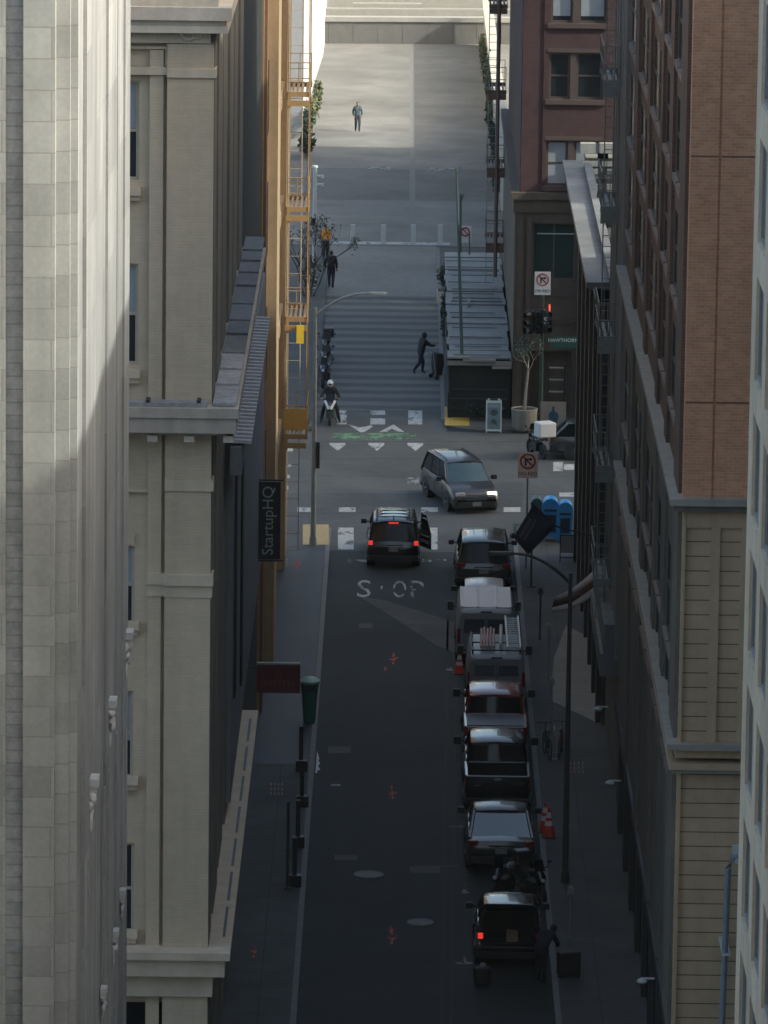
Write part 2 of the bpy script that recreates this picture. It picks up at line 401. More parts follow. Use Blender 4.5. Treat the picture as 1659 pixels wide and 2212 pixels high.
for k,(x0,y0,w,l) in enumerate(((-1.9,158,1.1,2.6),(-.4,171.5,1.3,4.5),(-2.2,181,.9,3.0),(.1,193,1.2,2.2),(.7,152,1.0,3.0),(-1.2,199,1.6,1.4))): flat('asphalt_patch', PATCHM[k%2], [[(x0,y0),(x0+w,y0+.1),(x0+w-.05,y0+l),(x0+.04,y0+l-.1)]], .0035)
for k in range(5): flat('tar_seam', SEAM, [[sk(-40,220.5+k*3.9),sk(40,220.5+k*3.9),sk(40,220.56+k*3.9),sk(-40,220.56+k*3.9)]], .0037)
def tick(px, py, w, up):
    flat('parking_tick', FADED, [rect(px-w, py-2, px+w*.9, py+2), rect(px-3, py-up, px+4, py-1)], .006)
tick(1004,2081,20,14); tick(1003,1928,10,22); tick(975,1447,12,8); tick(985,1785,16,0)
m = MB()
for x in (965,985):
    p = at_h(x,1340); q = at_h(x-14,2212); m.quad((p.x,p.y,.004),(p.x+.07,p.y,.004),(q.x+.07,q.y,.004),(q.x,q.y,.004))
m.build('gutter_joint', M('joint_dark', (.028,.03,.032), .85, .1, 2), road)
def spray(px, py, s, parent=road, z=.007):
    c = at_h(px, py, z); m = MB(); rn = random.Random(int(px*7+py))
    def stroke(x0,y0,x1,y1,w0,w1):
        d = Vector((x1-x0,y1-y0)); n = Vector((-d.y,d.x)).normalized(); k = 5; L_ = []; R_ = []
        for i in range(k+1):
            t = i/k; q = Vector((x0,y0))+d*t; ww = (w0+(w1-w0)*t)*rn.uniform(.7,1.2)
            L_.append((c.x+(q.x+n.x*ww)*s, c.y+(q.y+n.y*ww)*s, z)); R_.append((c.x+(q.x-n.x*ww)*s, c.y+(q.y-n.y*ww)*s, z))
        m.add(L_+R_,[(i,i+1,k+2+i,k+1+i) for i in range(k)])
    stroke(rn.uniform(-.05,.05),-1.4,rn.uniform(-.06,.06),1.7,.06,.035)
    stroke(-.2,rn.uniform(-.3,.2),.2,rn.uniform(-.1,.4),.10,.13)
    if rn.random() < .6: stroke(-.08,-.7,.16,-.1,.08,.05)
    m._build('paint_mark', ORANGE, parent)
for p in ((850,1423,.62),(832,1443,.34),(848,1713,.55),(848,2024,.55),(845,2008,.35)): spray(*p)
spray(643,1220,.7,sl,.135); spray(548,2056,.45,sl,.131)
PALEO = M('marking_paint_pale', (.33,.20,.16), .8, .5, 7, stain=.4)
def scrawl(px0, py0, px1, py1, parent, mat=PALEO, z=.131):
    m = MB(); n = 4
    for i in range(n):
        for j in range(3):
            x = px0+(px1-px0)*(i+.1)/n; y = py0+(py1-py0)*(j+.1)/3
            a, b = at_h(x, y+(py1-py0)/5.0, z), at_h(x+(px1-px0)/n*random.uniform(.35,.75), y, z)
            m.box(a.x,b.x,a.y,a.y+.05,z-.004,z); m.box(a.x,a.x+.04,a.y,b.y,z-.004,z+.002)
    m.build('paint_writing', mat, parent)
scrawl(1230,1645,1266,1672,sr); scrawl(583,1690,615,1720,sl); scrawl(596,1205,625,1225,sl)
flat('white_marking', M('paint_fresh_white', (.5,.5,.49), .7, .1, 5), [pxq([(685,1622),(690,1640),(687,1642),(692,1650),(687,1654),(692,1664),(686,1664),(685,1670),(681,1670)])], .006)
flat('tactile_pad', TACT, [rect(654,1140,710,1184)], .131, sl)
def pxh(x0,y0,x1,y1,h): a,b = at_h(x0,y1,h), at_h(x1,y0,h); return [(a.x,a.y),(b.x,a.y),(b.x,b.y),(a.x,b.y)]
flat('tactile_pad', M('tactile_gold', (.44,.29,.05), .75, .15, 5), [pxh(961,879,1012,919,.13)], .131, srf)
def manhole(px, py, r, label):
    c = at_h(px, py); t = thing('manhole_cover', label, 'manhole cover', (c.x,c.y,0), 0, 'round manhole covers in the lane')
    m = MB(); m.torus((0,0,.006),(0,0,1),r,.03,28,5); m.build('rim', IRON, t)
    m = MB(); m.cyl((0,0,-.02),(0,0,.012),r-.02,n=28)
    for k in range(-3,4):
        w = math.sqrt(max(.01,(r-.06)**2-(k*r/4)**2)); m.box(-w,w,k*r/4-.02,k*r/4+.02,.012,.018)
    m.build('lid', IRON, t)
manhole(797,1890,.42,'larger pale manhole cover in the middle of the dark lane'); manhole(908,1993,.36,'smaller pale manhole cover beside the car with the open hatch')
# ================================================================ buildings
XR, XL = 6.72, -4.40
GLASS = M('window_glass', (.018,.024,.028), .06, 0, spec=.6)
GLASSD = M('window_glass_dark', (.006,.008,.010), .25, 0, spec=.12)
BLIND = M('window_blind', (.27,.295,.32), .5, .08, 3)
DARKIN = M('dark_interior', (.012,.013,.014), .9, 0)
def window_front(parent, x0, x1, z0, z1, Y, frame, glass=GLASS, fw=.07, sash=True, mull=0, depth=.12, lower=None, blind=None):
    """window looking down the street (its face is -Y); frame mesh with a pane child"""
    m = MB(); w = x1-x0; h = z1-z0
    m.box(x0,x0+fw,Y,Y+depth,z0,z1); m.box(x1-fw,x1,Y,Y+depth,z0,z1)
    m.box(x0+fw,x1-fw,Y,Y+depth,z0,z0+fw); m.box(x0+fw,x1-fw,Y,Y+depth,z1-fw,z1)
    if sash: m.box(x0+fw,x1-fw,Y+.03,Y+depth,(z0+z1)/2-.035,(z0+z1)/2+.035)
    for k in range(mull):
        xm = x0+w*(k+1)/(mull+1); m.box(xm-.03,xm+.03,Y+.02,Y+depth-.001,z0+fw,z1-fw)
    o = m.build('window', frame, parent)
    m = MB(); m.box(x0+fw*.5,x1-fw*.5,Y+.07,Y+.09,z0+fw*.5,z1-fw*.5); m.build('pane', glass, o)
    if blind:
        m = MB(); m.box(x0+fw,x1-fw,Y+.055,Y+.066,z0+(z1-z0)*blind,z1-fw); m.build('blind', BLIND, o)
    return o

# ---------------------------------------------------------------- pale stone building, left edge
STONE = M('stone_ashlar', (.325,.325,.315), .85, .10, 1.2, brick=(1.35,.425,.010,(.25,.25,.243),(.235,.23,.22)), stain=.22, streak=.18)
STONE2 = M('stone_smooth', (.315,.315,.32), .85, .10, 1.5, brick=(2.6,1.27,.006,(.235,.235,.24),(.24,.238,.23)), stain=.22, streak=.25)
ROUGH = M('stone_rough', (.27,.27,.27), .95, .22, 6, brick=(.9,.18,.012,(.235,.24,.245),(.19,.19,.19)), stain=.3)
ORN = M('stone_ornament', (.42,.42,.42), .85, .12, 6)
b = thing('stone_building', 'tall pale grey stone building filling the left edge, with carved brackets on its piers', 'building', (0,0,0))
ZT = 34.5
m = MB(); m.box(-30,-4.72,79.3,93.2,0,ZT); m.box(-30,-7.2,40,79.299,0,ZT); m.build('wall', STONE, b)
m = MB()
def px_at(x, Y): return at_Y(x, 1000, Y).x
# pier that faces down the street: strips of different depth
xs = [px_at(x, 79) for x in (-12, 14, 52, 120, 150, 166)]
m1 = MB(); m1.box(xs[1],xs[2],78.90,79.3,0,ZT); m1.box(-6.4,xs[0],79.0,79.3,0,ZT); m1.build('rough_pier', ROUGH, b)
m1 = MB(); m1.box(xs[2],xs[3],78.78,79.3,0,ZT); m1.build('pier', STONE, b)
m1 = MB(); m1.box(xs[3],xs[4],78.98,79.3,0,ZT); m1.box(xs[4],xs[5],79.1,79.3,0,ZT); m1.box(xs[0],xs[1],78.84,79.3,0,ZT); m1.build('pier_reveal', STONE, b)
# pilasters along the street
segs = [(79.31,80.6,-4.40,STONE2),(80.6,83.9,-4.345,STONE2),(84.35,86.5,-4.385,STONE2),(86.5,89.1,-4.345,STONE2),(89.9,91.6,-4.37,STONE2),(91.6,93.2,-4.335,STONE2)]
for y0,y1,x,mt in segs:
    m1 = MB(); m1.box(-4.72,x,y0,y1,0,ZT); m1.build('pilaster', mt, b)
m1 = MB()
for (y0,y1) in ((83.9,84.35),(89.1,89.9)): m1.box(-4.72,-4.56,y0,y1,0,ZT)
m1.build('groove', M('stone_groove', (.34,.33,.32), .9, .12, 3), b)
def bracket(Y, z, s, X=-4.34):
    o = MB()
    rn = random.Random(int(Y*10))
    o.box(X-.03,X+.14*s,Y-.22*s,Y+.22*s,z+.02*s,z+.16*s); o.box(X-.03,X+.10*s,Y-.18*s,Y+.18*s,z-.14*s,z+.02*s)
    for k in range(7): o.sphere((X+rn.uniform(-.02,.06)*s,Y+rn.uniform(-.2,.2)*s,z-rn.uniform(.08,.5)*s),(rn.uniform(.05,.09)*s,rn.uniform(.08,.16)*s,rn.uniform(.07,.14)*s),8,6)
    o.sphere((X,Y,z-.62*s),(.045*s,.10*s,.2*s),8,6)
    return o.build('carved_bracket', ORN, b, smooth=50)
for Y,z,s in ((92.6,22.25,.85),(87.4,22.3,.8),(82.0,22.35,.85),(91.5,18.3,.5),(88.9,18.3,.6),(85.6,18.3,.5)): bracket(Y,z,s)
# slots under the brackets: raised strips with the shade in their colour
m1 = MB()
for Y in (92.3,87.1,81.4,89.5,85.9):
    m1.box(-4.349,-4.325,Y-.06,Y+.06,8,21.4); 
m1.build('groove_shade', M('stone_shadowed', (.25,.245,.235), .9, .2, 3), b)

# ---------------------------------------------------------------- beige building
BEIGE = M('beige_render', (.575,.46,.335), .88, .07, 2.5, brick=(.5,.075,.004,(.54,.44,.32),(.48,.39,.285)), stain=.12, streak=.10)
BEIGE2 = M('beige_trim', (.57,.47,.355), .85, .08, 3, streak=.12)
WHITET = M('pale_trim', (.58,.50,.41), .8, .1, 4, streak=.15)
FRAMEB = M('beige_frame', (.42,.36,.29), .7, .08, 4)
b = thing('beige_building', 'beige brick building with pilasters, slate covered ledge and carved frieze at its top', 'building')
Y0 = 137.0
P = lambda x, y=1100: at_Y(x, y, Y0).x
Z = lambda y: at_Y(380, y, Y0).z
holes = [(-7.3,-6.18,Z(395),Z(180)),(-7.3,-6.18,Z(795),Z(575)),(-7.3,-6.24,Z(1360),Z(1185)),(-7.3,-6.26,Z(1690),Z(1500)),(-7.3,-6.22,Z(2030),Z(1830)),(-7.3,-5.25,.3,Z(2170))]
mw = MB(); wall_holes(mw,'front',Y0+.34,.19,-9,-5.45,0,32,holes); mw.box(-9,-4.66,Y0+.53,163,0,32)
mw.add([(-7.3,Y0+.27,Z(1166)),(-6.24,Y0+.27,Z(1186)),(-6.24,Y0+.27,Z(1160)),(-7.3,Y0+.27,Z(1140))],[(0,1,2,3)])
mw.build('wall', BEIGE, b)
for i,h in enumerate(holes):
    window_front(b, h[0],h[1],h[2],h[3],Y0+.44,FRAMEB, GLASSD if i in (5,) else GLASS, blind=[.52,.5,.5,.42,None,None][i] if i<5 else None, mull=0)
m = MB()
for y in (405,800,1345,1680,2012):
    m.box(-7.4,-6.12,Y0+.10,Y0+.40,Z(y+20),Z(y+4)); m.box(-7.4,-6.16,Y0+.18,Y0+.40,Z(y+32),Z(y+20)-.004)
m.build('window_sill', BEIGE2, b)
m = MB(); m.box(-5.92,-5.60,Y0+.12,Y0+.34,0,Z(110)); m.build('inner_pilaster', BEIGE, b)
m = MB(); m.box(-5.51,-4.42,Y0-.02,Y0+.53,0,Z(95)); m.build('corner_pilaster', BEIGE, b)
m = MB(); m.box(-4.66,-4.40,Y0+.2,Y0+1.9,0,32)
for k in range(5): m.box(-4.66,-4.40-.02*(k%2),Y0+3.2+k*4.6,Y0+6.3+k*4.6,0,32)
m.build('side_pilaster', M('side_render_shaded', (.19,.175,.152), .88, .12, 2.5, stain=.15, streak=.2), b)  # lane side's shade put into the colour, darker than the front render
m = MB()   # string courses
m.box(-7.5,-5.52,Y0+.05,Y0+.53,Z(163),Z(146)); m.box(-5.515,-4.36,Y0-.07,Y0+.6,Z(167),Z(148))
m.box(-5.515,-4.36,Y0-.06,Y0+.6,Z(1060),Z(1036)); m.box(-5.53,-4.35,Y0-.10,Y0+.6,Z(1264),Z(1240)); m.box(-5.93,-5.532,Y0+.03,Y0+.5,Z(1264),Z(1240))
m.box(-5.52,-4.38,Y0-.04,Y0+.6,Z(1290),Z(1264)-.004); m.box(-5.925,-5.525,Y0+.08,Y0+.5,Z(1290),Z(1264)-.004)
m.box(-7.5,-5.93,Y0+.22,Y0+.5,Z(1068),Z(1062))
m.build('string_course', BEIGE2, b)
def cornice(name, layers, mat):   # layers: (z0,z1,projection) wrapped round the street corner
    m = MB()
    for z0,z1,p in layers:
        m.prism([(-9,Y0-p),(-4.42+p,Y0-p),(-4.42+p,163),(-4.6,163),(-4.6,Y0+.5),(-9,Y0+.5)], z0, z1)
    return m.build(name, mat, b)
cornice('upper_cornice', [(Z(40),Z(12),.42),(Z(52),Z(40)-.003,.26),(Z(68),Z(52)-.003,.34),(Z(12)+.003,32,.10)], WHITET)
m = MB(); m.box(-7.5,-4.5,Y0-.03,Y0+.5,Z(93),Z(68)+.0)
m.build('frieze', BEIGE2, b)
m = MB(); x = -7.0
for k in range(26):
    m.box(x+k*.098,x+k*.098+.055,Y0-.07,Y0-.03,Z(80),Z(50)-.2) if False else m.box(x+k*.098,x+k*.098+.05,Y0-.075,Y0-.03,Z(80),Z(69))
m.torus((-5.02,Y0-.06,Z(72)),(0,1,0),.14,.045,16,6); m.torus((-4.83,Y0-.06,Z(74)),(0,1,0),.08,.035,14,6)
m.build('frieze_carving', WHITET, b, smooth=40)
m = MB(); m.box(-7.5,-5.53,Y0+.13,Y0+.2,Z(108),Z(102)); m.box(-5.56,-5.53,Y0+.13,Y0+.2,Z(145),Z(108)); m.build('panel_moulding', BEIGE2, b)
# mid cornice with slate ledge behind the gutter
CORN = M('cornice_grey', (.42,.36,.305), .8, .1, 3, streak=.2)
cornice('mid_cornice', [(Z(893),Z(872),.66),(Z(926),Z(893)-.004,.60),(Z(934),Z(926)-.004,.36)], CORN)
m = MB()
for x in (319,398,482): m.box(P(x),P(x+22),Y0-.44,Y0-.02,Z(948),Z(934)-.003)
for k in range(9): m.box(-4.42,-4.0,Y0+2+k*2.4,Y0+2.4+k*2.4,Z(948),Z(934)-.003)
m.build('modillion', WHITET, b)
SLATEM = [M('slate_roof', (.17,.175,.185), .8, .3, 6, stain=.5), M('slate_roof_pale', (.36,.345,.35), .85, .3, 6, stain=.5), M('slate_roof_blue', (.12,.135,.16), .75, .25, 5, stain=.4)]
m = MB(); zt = Z(872); y = Y0-.5
while y < 162.5:
    L = random.uniform(2.0,3.1); m.cur = 1 if y < Y0+6.5 else random.choice((0,0,2,2)) if y < Y0+12 else 2
    dz = random.uniform(-.015,.03); m.add([(-4.38,y+.16,zt+.02+dz),(-3.84,y+.16,zt+.01+dz),(-3.84,y+L,zt+.01),(-4.38,y+L,zt+.02),(-4.38,y+.16,zt+.085+dz),(-3.84,y+.16,zt+.08+dz),(-3.84,y+L,zt+.06),(-4.38,y+L,zt+.065)],
          [(0,3,2,1),(4,5,6,7),(0,1,5,4),(1,2,6,5),(2,3,7,6),(3,0,4,7)]); y += L
m.cur = 1; m.box(-9,-4.5,Y0-.5,Y0-.02,zt+.005,zt+.10)
m.build('slate_ledge', SLATEM, b)
m = MB()
for x in (-5.95,-4.75): m.box(x,x+.09,Y0-.5,Y0-.05,zt+.10,zt+.16)
m.build('roof_clip', BLACK, b)
# ground floor cornice with dark panels, running along the street
cornice('base_cornice', [(Z(2062),Z(2046),.55),(Z(2100),Z(2062)-.004,.42),(Z(2150),Z(2100)-.004,.12)], BEIGE2)
m = MB()
for k in range(7): m.quad((-4.10,Y0+1.0+k*3.5,Z(2046)+.004),(-4.03,Y0+1.0+k*3.5,Z(2046)+.004),(-4.03,Y0+3.9+k*3.5,Z(2046)+.004),(-4.10,Y0+3.9+k*3.5,Z(2046)+.004))
m.build('gutter_slot', BLACK, b)
# side windows on the lane front
m = MB()
for k in range(5):
    for z in (9.3,13.0,19.3,21.8): m.box(-4.64,-4.60,Y0+2.0+k*4.6,Y0+3.1+k*4.6,z,z+2)
m.build('side_window', GLASSD, b)

# ---------------------------------------------------------------- dark building with tiled lean-to
DKW = M('dark_wall', (.011,.012,.014), .8, .15, 1.5)
BLUW = M('grey_blue_shade', (.17,.185,.21), .85, .12, 1.5, streak=.2)
b = thing('dark_building', 'narrow dark building with a striped tile canopy beside the ochre building', 'building')
m = MB(); m.box(-12,-4.45,163.05,184.4,0,32); m.build('wall', DKW, b)
m = MB(); m.box(-4.45,-4.28,150.2,184.3,5.6,14.6); m.build('shaded_side_wall', BLUW, b)  # beige side wall continued, its bluish shade put into the colour
TILE = M('canopy_tile', (.48,.49,.53), .7, .2, 5)
m = MB(); y = 146.8
while y < 167.5:
    m.add([(-4.24,y,15.80),(-3.72,y,15.78),(-3.72,y+.5,15.75),(-4.24,y+.5,15.77),(-4.24,y,15.88),(-3.72,y,15.86),(-3.72,y+.5,15.81),(-4.24,y+.5,15.83)],
          [(0,3,2,1),(4,5,6,7),(0,1,5,4),(1,2,6,5),(2,3,7,6),(3,0,4,7)]); y += .56
m.build('tile_canopy', TILE, b)
m = MB(); m.box(-4.25,-3.95,146.6,167.6,15.0,15.72); m.build('canopy_fascia', BLUW, b)
m = MB(); m.box(-4.27,-4.22,152,153.2,8,14); m.box(-4.27,-4.22,158,159.3,7,14.4); m.build('recess', DKW, b)

# ---------------------------------------------------------------- ochre building with the yellow fire escape
OCH = M('ochre_render', (.29,.20,.125), .85, .10, 2.5, stain=.15, streak=.25)
OCH2 = M('ochre_trim', (.28,.20,.125), .8, .1, 3, streak=.2)
OCHD = M('brown_trim', (.16,.085,.05), .8, .15, 3)
YEL = M('yellow_steel', (.25,.165,.08), .55, .12, 6)
YELB = M('bright_yellow_panel', (.36,.215,.055), .6, .15, 6)
RAIL = M('fire_escape_rail', (.30,.25,.20), .6, .2, 8)
b = thing('ochre_building', 'ochre building with brown pilasters and a yellow fire escape down its side', 'building')
m = MB(); m.box(-14,-4.38,184.45,212.0,0,26); m.build('wall', OCH, b)
cols = [(185.0,186.1,.10,OCHD),(187.0,188.4,.05,OCHD),(190.5,194.5,.34,OCH2),(195.5,196.5,.12,OCHD),(198.2,199.2,.1,OCHD),(201.0,203.2,.16,OCHD),(208.6,212.1,.34,OCH2)]
for y0,y1,p,mt in cols:
    m = MB(); m.box(-4.38,-4.38+p,y0,y1,0,26); m.build('pilaster', mt, b)
m = MB()
for z in (6.2,10.3,14.4,18.4):
    for y in (188.8,196.8,204.2): m.box(-4.38,-4.33,y,y+1.4,z,z+2.3)
m.build('side_window', GLASSD, b)
m = MB()
for z in (5.2,9.4,13.3,17.4): m.box(-4.38,-4.2,203.3,208.5,z,z+.5); m.box(-4.38,-4.25,199.3,200.9,z,z+.5)
m.build('spandrel', OCH2, b)
def fire_escape(parent, x0, x1, y0, y1, zs, mat, railm, lx0, lx1, lz, panel=None, rung=.31, ladder_y=None, name='fire_escape'):
    fe = thing_part(name, parent)
    xo = x1 if abs(x1) < abs(x0) else x0
    for z in zs:
        m = MB(); n = max(3,int((x1-x0)/.14))
        for k in range(n):
            xx = x0+(x1-x0)*k/n; m.box(xx,xx+(x1-x0)/n*.55,y0,y1,z,z+.04)
        m.box(x0-.03,x1+.03,y0-.05,y0,z-.10,z+.08); m.box(x0-.03,x1+.03,y1,y1+.05,z-.10,z+.08)
        m._build('platform', mat, fe)
        m = MB(); q = .013
        for hh in (.55,1.1):
            m.tube([(x0,y0,z+hh),(x1,y0,z+hh)],q*1.4,5); m.tube([(x0,y1,z+hh),(x1,y1,z+hh)],q,5); m.tube([(xo,y0,z+hh),(xo,y1,z+hh)],q*1.4,5)
        for k in range(3):
            xx = x0+(x1-x0)*k/2; m.tube([(xx,y0,z),(xx,y0,z+1.12)],q*1.2,5); m.tube([(xx,y1,z),(xx,y1,z+1.12)],q,5)
        for k in range(5):
            yy = y0+(y1-y0)*k/4; m.tube([(xo,yy,z),(xo,yy,z+1.12)],q,5)
        m._build('railing', mat, fe)
    m = MB(); ly = y0+.25 if ladder_y is None else ladder_y
    for x in (lx0,lx1): m.tube([(x,ly,lz[0]),(x,ly,lz[1])],.020,5)
    z = lz[0]
    while z < lz[1]: m.tube([(lx0,ly,z),(lx1,ly,z)],.013,5); z += rung
    m._build('ladder', railm, fe)
    return fe
fe = fire_escape(b, -4.05, -3.23, 204.6, 207.6, [5.75,9.95,13.85,17.9], YEL, RAIL, -3.98, -3.50, (1.6,22.5), rung=.62)
m = MB()
m.box(-4.06,-3.22,204.5,204.54,6.0,6.75); m.build('yellow_panel', YELB, fe)
m = MB(); m.box(-3.62,-3.36,204.40,204.46,9.1,9.75); m.build('yellow_cover', M('yellow_plastic', (.55,.40,.03), .5, .1, 5), fe)
m = MB()
for z in (5.75,9.95,13.85,17.9): m.box(-4.0,-3.9,204.52,204.6,z-.5,z+.1) ; m.box(-4.04,-3.25,204.50,204.56,z-.42,z-.22)
m.build('bracket', YEL, fe)
m = MB()
for x in (-4.03,-3.26): m.tube([(x,204.55,5.7),(x,204.55,22.5)],.022,6)
m.tube([(-3.26,207.6,5.7),(-3.26,207.6,22.5)],.022,6); m._build('hanger', YEL, fe)

# ---------------------------------------------------------------- brown brick and tan panel building, right
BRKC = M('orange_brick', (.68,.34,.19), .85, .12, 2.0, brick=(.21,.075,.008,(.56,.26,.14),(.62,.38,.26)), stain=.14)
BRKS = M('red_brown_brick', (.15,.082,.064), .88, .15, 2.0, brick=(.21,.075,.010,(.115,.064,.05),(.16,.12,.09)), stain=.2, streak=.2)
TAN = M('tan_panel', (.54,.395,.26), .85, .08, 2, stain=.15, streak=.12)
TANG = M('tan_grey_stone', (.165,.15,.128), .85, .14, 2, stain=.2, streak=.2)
LEDGE = M('ledge_stone', (.32,.30,.26), .85, .12, 3, streak=.1)
b = thing('brick_building', 'tall building of orange brick above tan panels, dark window bays along the lane', 'building')
YC = 136.0
zb = at_Y(1475,1083,YC).z; zb2 = at_Y(1465,1608,YC).z
m = MB(); m.box(7.3,40,YC+.5,173.5,0,34); m.build('core', DARKIN, b)
zc = at_Y(1550,1090,YC).z
xg = at_Y(1552,500,YC).x
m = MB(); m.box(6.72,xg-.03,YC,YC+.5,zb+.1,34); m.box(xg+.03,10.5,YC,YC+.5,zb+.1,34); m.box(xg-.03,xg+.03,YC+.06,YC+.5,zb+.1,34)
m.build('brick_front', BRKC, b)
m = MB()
for y in (338,870): z = at_Y(1550,y,YC).z; m.box(6.73,xg-.031,YC-.006,YC,z-.02,z+.02); m.box(xg+.031,10.4,YC-.006,YC,z-.02,z+.02)
m.build('brick_course', M('dark_brick_course', (.17,.085,.055), .9, .1, 4), b)
def ledge(zt, h, p, mat, nm='ledge'):
    m = MB(); m.prism([(6.72-p,YC-p),(10.5,YC-p),(10.5,YC+.5),(7.3,YC+.5),(7.3,173.5),(6.72-p,173.5)], zt-h, zt); return m.build(nm, mat, b)
ledge(zb+.1,.16,.30,LEDGE); ledge(zb-.062,.14,.22,TANG)
ledge(zb2+.05,.14,.26,LEDGE); ledge(zb2-.092,.22,.06,TAN); ledge(zb2-.42,.16,.20,TAN); ledge(zb2-.60,.08,.12,LEDGE)
# tan panel, upper and lower, with its joints
za, zbm = zb-.21, zb2+.052
TANJ = M('tan_panel_jointed', (.54,.395,.26), .85, .08, 2, stain=.15, streak=.12, brick=(60,.352,.013,(.54,.395,.26),(.12,.095,.065)))
m = MB(); m.box(6.74,10.5,YC+.10,YC+.5,zbm,za); m.build('tan_front', TANJ, b)
pxx = lambda x,y: at_Y(x,y,YC).x
m = MB(); m.box(6.74,pxx(1478,1300),YC+.0,YC+.10,zbm,za); m.box(pxx(1478,1300),10.5,YC+.02,YC+.10,za-.42,za-.0); m.box(pxx(1533,1300),pxx(1553,1300),YC+.03,YC+.10,zbm,za-.42); m.box(pxx(1598,1300),10.5,YC+.03,YC+.10,zbm,za-.42)
m.build('panel_frame', TAN, b)
zl = zb2-.69
m = MB(); m.box(6.74,10.5,YC+.10,YC+.5,0,zl); m.build('tan_base', TANJ, b); m = MB(); m.box(6.74,pxx(1466,1900),YC,YC+.10,0,zl); m.build('tan_corner', TAN, b)
# lane front: piers, spandrels, windows
floors = [23.35+2.78*k for k in range(4)] + [20.57,17.79] 
up = []; lowf = []
bays = [(139.4,141.0),(141.5,143.0),(144.9,146.6),(147.1,148.7),(150.6,153.2),(153.7,156.6),(158.6,161.4),(161.9,164.6),(167.0,169.2),(169.7,172.4)]
for y0,y1 in bays:
    for z in floors: up.append((y0,y1,z,z+1.98))
    for z in (12.0,9.15): lowf.append((y0,y1,z,z+2.35))
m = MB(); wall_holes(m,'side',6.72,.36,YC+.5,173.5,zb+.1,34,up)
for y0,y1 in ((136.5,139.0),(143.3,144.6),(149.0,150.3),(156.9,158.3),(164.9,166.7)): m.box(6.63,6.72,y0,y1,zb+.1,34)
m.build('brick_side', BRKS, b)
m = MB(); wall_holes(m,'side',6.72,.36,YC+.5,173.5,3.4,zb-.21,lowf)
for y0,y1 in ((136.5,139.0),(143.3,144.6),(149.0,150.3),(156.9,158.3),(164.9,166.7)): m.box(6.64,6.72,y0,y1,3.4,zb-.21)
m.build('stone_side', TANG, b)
m = MB()
for z in [f-.16 for f in floors]+[11.84,8.99]:
    for y0,y1 in bays: m.box(6.63,6.719,y0-.12,y1+.12,z,z+.15)
m.build('window_sill', M('sill_stone', (.23,.18,.155), .85, .15, 3), b)
WF = M('dark_frame', (.05,.055,.06), .5, .1, 5)
protos = {}
for i,(y0,y1,z0,z1) in enumerate(up+lowf):
    m = MB(); X = 6.725
    w = y1-y0; h = z1-z0; key = (round(w,2),round(h,2))
    if key not in protos:
        m.box(X,X+.08,0,.06,0,h); m.box(X,X+.08,w-.06,w,0,h); m.box(X,X+.08,.06,w-.06,0,.06); m.box(X,X+.08,.06,w-.06,h-.06,h); m.box(X+.01,X+.08,.06,w-.06,h/2-.03,h/2+.03)
        o = m.build('window', WF, b, loc=(0,y0,z0)); protos[key] = o
        m = MB(); m.box(X+.045,X+.06,.03,w-.03,.03,h-.03); m.build('pane', GLASSD, o)
    else: copy_part(protos[key], b, (0,y0,z0))
# dark shop front at street level
m = MB(); m.box(6.80,7.3,YC+.5,173.5,0,3.4); m.build('shop_glazing', GLASSD, b)
m = MB()
for y in (138,142.5,147,151.5,156,160.5,165,169.5): m.box(6.66,6.80,y,y+.7,0,3.39)
m.box(6.64,6.80,136.6,173.5,3.0,3.395); m.build('shop_pier', M('shop_pier_black', (.035,.036,.036), .6, .15, 4), b)
SHOPL = M('lamp_white_metal', (.5,.55,.54), .4, .1, 4)
m = MB()
for (px,py) in ((1300,1530),(1326,1690),(1397,2118)):
    p = at_X(px,py,6.5)
    m.tube([(6.70,p.y,p.z+.05),(6.35,p.y,p.z+.05)],.03,6); m.sphere((6.38,p.y,p.z-.02),(.14,.16,.07),10,6)
m.build('wall_lamp', SHOPL, b, smooth=50)

# ---------------------------------------------------------------- cream stucco building at the right edge
STU = M('cream_stucco', (.68,.55,.41), .9, .10, 5, stain=.2, streak=.15, bump=.4)
STG = M('stucco_recess', (.27,.275,.27), .85, .1, 3)
b = thing('stucco_building', 'cream stucco building cut off by the right edge with recessed windows', 'building')
m = MB(); m.box(7.1,40,60,111,0,35.0); m.build('core', STU, b)
hs = []; 
for k in range(9):
    y1 = 109.7-k*3.25
    for j in range(9):
        z = 21.15+2.62*(j-5); hs.append((y1-2.3,y1,z,z+1.98))
m = MB(); wall_holes(m,'side',6.72,.38,60,111,0,35.2,hs); m.build('wall', STU, b)
protos = {}
for (y0,y1,z0,z1) in hs:
    if 'a' not in protos:
        m = MB(); m.box(6.78,6.9,0,.12,0,1.98); m.box(6.78,6.9,2.18,2.3,0,1.98); m.box(6.78,6.9,.12,2.18,.0,.1); m.box(6.78,6.9,1.08,1.22,.1,1.98); o = m.build('window', STG, b, loc=(0,y0,z0)); protos['a'] = o
        m = MB(); m.box(6.82,6.86,.05,2.25,.05,1.95); m.build('pane', M('grey_pane', (.16,.17,.175), .2, .05, 3), o)
    else: copy_part(protos['a'], b, (0,y0,z0))
